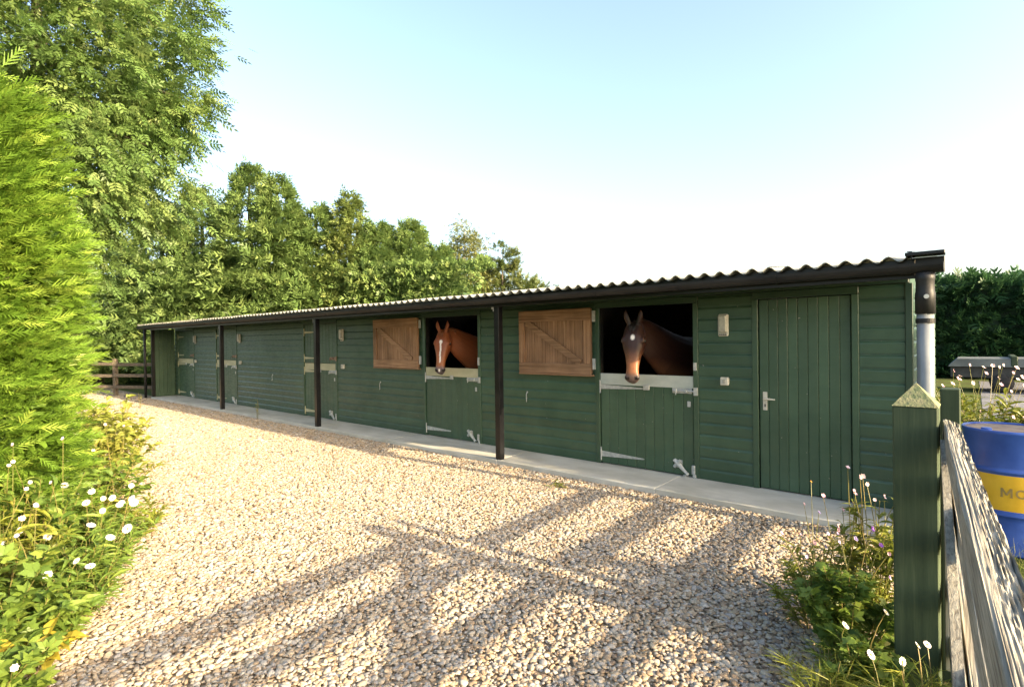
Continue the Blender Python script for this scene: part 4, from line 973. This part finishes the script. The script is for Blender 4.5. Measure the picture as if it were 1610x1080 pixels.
# conifers behind the stables: (x, y, height, half width, material, label)
CON = [(-29.0, 6.2, 7.0, 2.6, 'conifer_leaf', 'broad conifer standing at the far end of the paddock fence'),
       (-26.6, 7.9, 7.7, 2.3, 'conifer_leaf', 'conifer between the paddock fence and the tallest conifer'),
       (-24.6, 8.8, 8.1, 2.1, 'conifer_leaf', 'bushy conifer on the paddock fence side of the tallest conifer'),
       (-22.6, 9.9, 8.95, 1.9, 'conifer_leaf', 'tallest dark green conifer in the row behind the stables'),
       (-21.2, 10.4, 8.3, 1.7, 'conifer_leaf', 'second tallest conifer with a blunt top, leaning on the tallest one'),
       (-20.2, 11.5, 7.1, 1.8, 'conifer_leaf', 'round shouldered conifer between the blunt topped one and the yellowing one'),
       (-19.2, 12.4, 7.6, 1.5, 'conifer_gold', 'yellowing thin conifer in the row behind the stables'),
       (-18.3, 13.1, 6.4, 1.7, 'conifer_leaf', 'green conifer next to the yellowing one'),
       (-17.4, 14.0, 6.5, 1.35, 'conifer_leaf', 'narrow spire shaped conifer near the end of the row'),
       (-16.7, 14.9, 5.5, 1.5, 'conifer_leaf', 'short conifer at the end of the row nearest the birch')]
for i, (x, y, h, w_, mm, lb) in enumerate(CON):
    conifer(lb, (x, y, -0.02), h, w_*1.28, 290, 40+i, mm, size=0.60, low=0.02, power=0.66)
# leafy screen hedge below them
def leafy_hedge(name, label, A, B, depth, h, n, leaf, size, mat, seed, core=0.0):
    A, B = np.array(A, float), np.array(B, float); dv = B-A; L = np.linalg.norm(dv); dv /= L; nv = np.array((dv[1], -dv[0]))
    t = thing(name, (*((A+B)/2), -0.02), label, 'hedge'); u = rng.uniform(0, L, n); v = rng.uniform(0, 1, n); top = rng.random(n) < 0.25
    zz = np.where(top, h, v*h); oo = np.where(top, rng.uniform(-depth/2, depth/2, n), depth/2)
    bump = np.array([noise.noise(Vector((a*0.8, c*0.9, seed)))*0.35+noise.noise(Vector((a*2.2, c*2.4, seed)))*0.18 for a, c in zip(u, zz)])
    oo = oo+np.where(top, 0, bump)-rng.uniform(0, 0.25, n); zz = np.maximum(zz+np.where(top, bump*1.2, 0), 0.02)
    pos = np.stack([A[0]+dv[0]*u+nv[0]*oo, A[1]+dv[1]*u+nv[1]*oo, zz], 1)
    d = np.stack([np.full(n, nv[0]), np.full(n, nv[1]), np.full(n, 0.1)], 1)+rng.normal(0, 0.6, (n, 3)); d[top, 2] += 1.0
    scatter('foliage', leaf, pos, frames(d, 0.9), rng.uniform(0.6, 1.3, n)*size, M[mat], t, np.clip(0.5+bump*0.9+rng.normal(0, .2, n), 0, 1))
    c = MB(); ang = math.atan2(dv[1], dv[0])
    cme = MB().cbox(-L/2+0.8, L/2-0.8, -depth/2+0.25, depth/2-0.45, 0.0, h-0.9+core, 0.1).mesh('inner_mass', M[mat]); o = link('inner_mass', cme, t, (*((A+B)/2), -0.02)); o.rotation_euler.z = ang
leafy_hedge('leafy_hedge', 'dense broad leaved hedge along the back of the stables under the conifers', (-33, 5.4), (-13.5, 14.6), 1.8, 4.3, 15000, SPRIG, 0.33, 'conifer_leaf', 5.0)
leafy_hedge('boundary_hedge', 'dark clipped boundary hedge beyond the tarmac yard', (-7, 26.2), (22, 29.5), 2.2, 3.45, 9500, FROND_S, 0.6, 'hedge_dark', 9.0, core=0.98)
broad_tree('birch_tree', 'thin yellowing birch with airy twigs beyond the conifers', (-28.7, 28.0, -0.02), (-28.6, 28.2, 6.0), (1.9, 1.9, 4.6), 150, 9000, SPRIG, 0.30, 'birch_leaf', 0.16, 9, clump=0.62, droop=-0.7, trunk_mat='birch_bark', nl=14)
broad_tree('pine_tree', 'small open pine with tufted branches beside the birch', (-26.6, 29.8, -0.02), (-26.5, 30.0, 5.3), (1.6, 1.6, 3.4), 80, 4000, FROND_S, 0.38, 'pine_leaf', 0.15, 12, clump=0.45, droop=0.4, nl=14)
broad_tree('bushy_pine', 'low rounded pine beside the open pine', (-25.3, 31.2, -0.02), (-25.3, 31.2, 3.6), (2.1, 2.1, 2.7), 80, 3400, FROND_S, 0.38, 'pine_leaf', 0.14, 14, clump=0.6, droop=0.2, nl=10)
broad_tree('yellow_shrub_tree', 'rounded yellow green tree in front of the birch', (-29.6, 26.8, -0.02), (-29.4, 27.0, 3.7), (2.1, 2.1, 2.8), 80, 5200, SPRIG, 0.30, 'birch_leaf', 0.14, 15, clump=0.65, nl=10)

# ------------------------------------------------------------------ flower borders
def petals_mesh(name, n, r, pw, mat, disc, disc_mat, cup=0.1):
    mb = MB()
    for i in range(n):
        a = 2*math.pi*i/n; d = Vector((math.cos(a), math.sin(a), 0)); s = Vector((-d.y, d.x, 0)); z = cup*r*(1 if i % 2 else 0.6)
        mb.add([d*disc*0.7, d*r*0.6-s*pw+Vector((0, 0, z*0.6)), d*r+Vector((0, 0, z)), d*r*0.6+s*pw+Vector((0, 0, z*0.6))], [(0, 1, 2, 3)], 0)
    mb.lathe([(disc, 0.001), (disc*0.9, disc*0.35), (disc*0.45, disc*0.55)], 10, 1)
    return mb.mesh(name, [M[mat], M[disc_mat]])
FL = {'daisy': petals_mesh('daisy', 17, 0.036, 0.0062, 'petal_white', 0.011, 'petal_yellow'),
      'shasta': petals_mesh('shasta', 20, 0.044, 0.0072, 'petal_white', 0.010, 'petal_yellow', 0.2),
      'pink': petals_mesh('pink', 6, 0.024, 0.011, 'petal_pink', 0.005, 'petal_palepink', 0.5), 'palepink': petals_mesh('palepink', 7, 0.026, 0.011, 'petal_palepink', 0.006, 'petal_pink', 0.6),
      'purple': petals_mesh('purple', 8, 0.032, 0.012, 'petal_purple', 0.006, 'petal_purple', 0.5), 'lilac': petals_mesh('lilac', 8, 0.024, 0.010, 'petal_lilac', 0.006, 'petal_purple', 0.4),
      'yellow': petals_mesh('yellow', 16, 0.034, 0.007, 'petal_yellow', 0.009, 'petal_orange', 0.3), 'orange': petals_mesh('orange', 8, 0.022, 0.009, 'petal_orange', 0.006, 'petal_yellow', 0.4)}
def plant(name, label, loc, radius, h, leaf, nleaf, lsize, mat, flowers=(), nstem=14, group=None, lean=(0, 0), cat='plant', fl_h=(0.8, 1.15), up=0.45, fsc=1.0):
    t = thing(name, loc, label, cat, group); L0 = np.array(loc, float); st = MB(); tips = []; V = []; D = []
    for i in range(nstem):
        a = R_.uniform(0, 6.283); rr = radius*math.sqrt(R_.random()); hh = h*R_.uniform(0.55, 1.0)*(1-0.35*(rr/radius)**2)
        b0 = Vector((loc[0]+math.cos(a)*rr*0.35, loc[1]+math.sin(a)*rr*0.35, loc[2])); e = Vector((loc[0]+math.cos(a)*rr+lean[0]*hh, loc[1]+math.sin(a)*rr+lean[1]*hh, loc[2]+hh))
        m_ = b0.lerp(e, 0.55)+Vector((0, 0, hh*0.12)); st.tube([b0, m_, e], [0.004, 0.003, 0.0018], 4, cap=False); tips.append((b0, m_, e))
        for q in range(max(1, nleaf//nstem)):
            s = R_.uniform(0.15, 1.0); p = b0.lerp(m_, s*2) if s < 0.5 else m_.lerp(e, s*2-1); aa = R_.uniform(0, 6.283); V.append(tuple(p)); D.append((math.cos(aa)+0.5*math.cos(a), math.sin(aa)+0.5*math.sin(a), R_.uniform(-0.2, 0.2)+up))
    for k_ in ():
        pass
    V = np.array(V); D = np.array(D); hfrac = (V[:, 2]-loc[2])/max(h, .01)
    scatter('leaves', leaf, V, frames(D, 0.5), rng.uniform(0.55, 1.25, len(V))*lsize, M[mat], t, np.clip(rng.normal(0.5, 0.22, len(V)), 0, 1))
    for kind, cnt in flowers:
        for q in range(cnt):
            b0, m_, e = tips[(q*5+2) % len(tips)]; a = R_.uniform(0, 6.283); hh = h*R_.uniform(*fl_h)
            e2 = Vector((e.x+math.cos(a)*radius*0.35, e.y+math.sin(a)*radius*0.35, loc[2]+hh)); st.tube([m_, m_.lerp(e2, 0.6)+Vector((0, 0, 0.02)), e2], [0.0026, 0.0022, 0.0016], 4, cap=False)
            o = link('flower', FL[kind], t, e2); tilt = Vector((0.75+R_.uniform(-.5, .5), -0.35+R_.uniform(-.5, .5), R_.uniform(0.25, 1.0))); o.rotation_euler = tilt.to_track_quat('Z', 'Y').to_euler(); o.scale = (R_.uniform(0.45, 0.72)*fsc,)*3
    sme = st.mesh('stems', M['stem'], org=loc); a_ = sme.attributes.new('tint', 'FLOAT', 'POINT'); a_.data.foreach_set('value', rng.random(len(sme.vertices)).astype(np.float32)); link('stems', sme, t, loc)
    return t
# left border, from the camera outwards
LB = 'leafy plants of the left flower border'
for (x, y, r_, h, lf, n, ls, mm, fl, ns, nm, lb) in (
    (-3.42, 0.22, 0.36, 0.34, LOBED, 420, 0.085, 'border_leaf', (('palepink', 3),), 26, 'cranesbill', 'low lobed leaf plant with pale heads at the front corner of the left border'),
    (-3.75, 0.44, 0.34, 0.42, BLADE, 460, 0.10, 'border_leaf', (('white_', 0),), 24, 'leafy_perennial', 'clump of large pointed fresh green leaves in the left border'),
    (-3.62, 0.47, 0.14, 0.22, BLADE, 42, 0.15, 'yellow_leaf', (), 8, 'leafy_perennial', 'small clump of yellowed broad leaves at the edge of the gravel'),
    (-4.15, 0.36, 0.42, 0.62, LOBED, 560, 0.085, 'border_leaf', (('palepink', 5), ('lilac', 2)), 30, 'cranesbill', 'tall lobed leaf plant with faded pink heads in front of the golden hedge'),
    (-4.45, 0.83, 0.36, 0.48, NARROW, 620, 0.12, 'border_leaf', (('shasta', 9),), 34, 'daisy_clump', 'white daisy clump with most blooms, leaning over the gravel'),
    (-4.15, 0.72, 0.26, 0.33, NARROW, 380, 0.11, 'border_leaf', (('shasta', 4),), 24, 'daisy_clump', 'low white daisy clump with few blooms in front of the leaning one'),
    (-5.0, 1.05, 0.34, 0.50, NARROW, 520, 0.12, 'border_leaf', (('shasta', 6),), 28, 'daisy_clump', 'white daisy clump standing beyond the leaning one'),
    (-4.95, 0.62, 0.46, 0.92, BLADE, 520, 0.11, 'border_leaf', (('palepink', 7), ('lilac', 2), ('yellow', 1)), 34, 'leafy_perennial', 'tall rangy plant with pink seed heads and one yellow bloom beside the hedge'),
    (-5.9, 1.10, 0.50, 0.85, BLADE, 520, 0.10, 'border_leaf', (('palepink', 4),), 34, 'leafy_perennial', 'bushy plant with pale pink buds at the foot of the hedge'),
    (-6.7, 1.42, 0.50, 0.78, NARROW, 560, 0.13, 'weed_leaf', (), 34, 'leafy_perennial', 'feathery yellow green plant without blooms further along the border'),
    (-7.9, 1.72, 0.55, 1.05, BLADE, 560, 0.13, 'lime_leaf', (), 30, 'lime_shrub', 'pale lime shrub at the end of the left border'),
    (-4.6, 0.45, 0.45, 0.75, NARROW, 620, 0.13, 'weed_leaf', (('palepink', 3),), 34, 'leafy_perennial', 'narrow leaved yellow green plant between the daisies and the hedge'),
    (-5.4, 1.28, 0.34, 0.42, NARROW, 520, 0.11, 'weed_leaf', (('shasta', 3),), 28, 'daisy_clump', 'sparse daisy clump furthest along the gravel edge'),
    (-9.2, 2.0, 0.6, 1.0, BLADE, 520, 0.13, 'lime_leaf', (), 30, 'lime_shrub', 'pale lime shrub hiding the foot of the paddock fence')):
    plant(nm, lb, (x, y, -0.01), r_, h, lf, n, ls, mm, tuple(f for f in fl if f[0] in FL), ns, LB)
# right border round the gate post
RB = 'flowering plants round the gate post'
for (x, y, r_, h, lf, n, ls, mm, fl, ns, nm, lb, fh) in (
    (-0.52, 3.25, 0.28, 0.48, LOBED, 900, 0.060, 'border_leaf', (('purple', 2), ('lilac', 4), ('pink', 3)), 30, 'cranesbill', 'bushy lobed leaf plant with purple blooms against the gate post', (0.9, 1.5)),
    (-0.43, 3.56, 0.20, 0.86, NARROW, 800, 0.085, 'weed_leaf', (('palepink', 7), ('pink', 4)), 22, 'soapwort', 'tall pink flowered plant rising behind the purple one', (0.82, 1.08)),
    (-0.72, 3.75, 0.28, 0.42, NARROW, 520, 0.075, 'weed_leaf', (('pink', 5), ('lilac', 4), ('orange', 1)), 24, 'soapwort', 'low straggling plant with pink blooms at the edge of the gravel', (0.9, 1.6)),
    (-0.66, 3.38, 0.26, 0.46, NARROW, 800, 0.07, 'weed_leaf', (('lilac', 3), ('white_', 0)), 26, 'soapwort', 'fine leaved yellow green plant spreading onto the gravel', (0.9, 1.4)),
    (-0.50, 2.72, 0.24, 0.24, GRASS, 520, 0.13, 'weed_leaf', (), 24, 'mayweed', 'flowerless feathery mayweed on the gravel in front of the gate post', (0.9, 1.3)),
    (-0.40, 2.92, 0.22, 0.28, LOBED, 360, 0.055, 'border_leaf', (('pink', 1),), 20, 'cranesbill', 'low green plant at the foot of the gate post', (0.9, 1.3)),
    (-0.47, 2.98, 0.16, 0.30, GRASS, 260, 0.12, 'border_leaf', (('daisy', 2),), 18, 'mayweed', 'mayweed with two small daisies on the gravel side of the gate post', (0.9, 1.35)),
    (-0.20, 2.74, 0.18, 0.30, GRASS, 360, 0.13, 'weed_leaf', (('daisy', 4),), 20, 'mayweed', 'mayweed with small daisies in front of the gate post', (0.9, 1.3))):
    plant(nm, lb, (x, y, -0.01), r_, h, lf, n, ls, mm, tuple(f for f in fl if f[0] in FL), ns, RB, fl_h=fh, fsc=0.85)
# weeds beyond the gate and by the drum
WB = 'tall weeds beyond the gate'
for (x, y, r_, h, n, fl, lb) in ((0.0, 8.0, 0.55, 1.2, 1300, (('palepink', 20), ('pink', 5)), 'tall yellow green weed with pale pink heads against the stable end'),
    (0.45, 8.1, 0.55, 1.05, 1300, (('palepink', 12),), 'tall yellow green weed with pale pink heads behind the drum'), (0.2, 7.1, 0.5, 0.85, 1300, (('palepink', 4),), 'lower yellow green weed with few heads just behind the drum'),
    (1.0, 8.0, 0.6, 0.7, 900, (), 'flowerless yellow green weed beside the tarmac')):
    plant('tall_weed', lb, (x, y, -0.02), r_, h, NARROW, n, 0.17, 'weed_leaf', fl, 44, WB, fl_h=(0.88, 1.08), fsc=1.6)
plant('apron_weed', 'single spindly weed growing from the gravel by the apron edge', (-11.75, 5.24, 0.0), 0.06, 0.50, NARROW, 20, 0.07, 'weed_leaf', (), 4)
plant('gravel_weed', 'tiny green weed in the gravel near the apron', (-3.55, 4.85, 0.0), 0.14, 0.05, NARROW, 46, 0.06, 'weed_leaf', (), 8)
plant('dry_stalk', 'dead reddish stalk beside the far end of the gravel', (-16.4, 4.3, 0.0), 0.12, 0.5, NARROW, 10, 0.08, 'yellow_leaf', (), 6)
# grass beyond the gate and along the hedge foot
n = 16000; gxp = np.concatenate([rng.uniform(0.03, 2.6, n//2), rng.uniform(-8.5, -3.4, n//2)]); gy = np.concatenate([rng.uniform(0.3, 9.0, n//2), rng.uniform(-0.6, 1.6, n//2)])
ok = (np.arange(n) < n//2) | (gy < 0.38-0.245*(gxp+3.6)); gxp, gy = gxp[ok], gy[ok]; n = len(gxp)
pos = np.stack([gxp, gy, np.full(n, -0.02)], 1); d = rng.normal(0, 0.45, (n, 3)); d[:, 2] = 1
gme = scatter('grass', GRASS, pos, frames(d), rng.uniform(0.10, 0.30, n), M['grass'], None, org=(0, 0, 0)); tag(gme, 'rough sunlit grass beyond the gate and along the hedge foot', 'grass', kind='stuff')
broad_tree('added_shade_bush', 'rounded bush added out of view beyond the drum to shade the concrete apron', (2.3, 6.4, -0.02), (2.3, 6.38, 1.45), (0.6, 0.6, 1.15), 110, 5600, SPRIG, 0.22, 'border_leaf', 0.05, 21, clump=0.3, nl=10, zmin=0.15)  # unseen bush, added right of the view to keep sun off the apron
n = 420; lx = rng.uniform(-9, -0.5, n); ly = rng.uniform(0.9, 5.2, n); ok = in_poly(lx, ly, YARD); lx, ly = lx[ok], ly[ok]; n = len(lx); d = rng.normal(0, 1, (n, 3)); d[:, 2] *= 0.15
lit = scatter('leaf_litter', NARROW, np.stack([lx, ly, np.full(n, 0.018)], 1), frames(d, 0.5), rng.uniform(0.02, 0.07, n), M['litter'], None, org=(0, 0, 0)); tag(lit, 'small brown dry leaves and straw lying on the gravel', 'litter', kind='stuff')
# covered trailer by the far hedge
TRL = thing('covered_trailer', (1.2, 20.6, 0), 'low trailer under a grey tarpaulin in front of the boundary hedge', 'trailer')
tbm = MB(); tbm.prism([(-0.55, 0.70), (-0.35, 0.92), (3.2, 0.94), (3.6, 0.70)], 'y', 19.9, 21.6); tbm.build('tarpaulin', M['tarp'], TRL)
MB().cbox(-0.5, 3.5, 20.0, 21.5, 0.38, 0.70, 0.02).build('bed', M['dark_body'], TRL)
rib = MB(); rib.cbox(0.78, 0.92, 19.88, 21.62, 0.72, 1.0, 0.02); rib.build('ridge_bar', M['post_green'], TRL)
for xx in (0.6, 2.2):
    for yy in (20.05, 21.3):
        w_ = MB(); w_.lathe([(0.12, -0.08), (0.24, -0.07), (0.26, 0.0), (0.24, 0.07), (0.12, 0.08)], 18); w_.v = [(xx+a, yy+c, 0.25+b_) for a, b_, c in w_.v]; w_.build('wheel', M['tyre'], TRL, smooth=True)
bpy.context.view_layer.update()
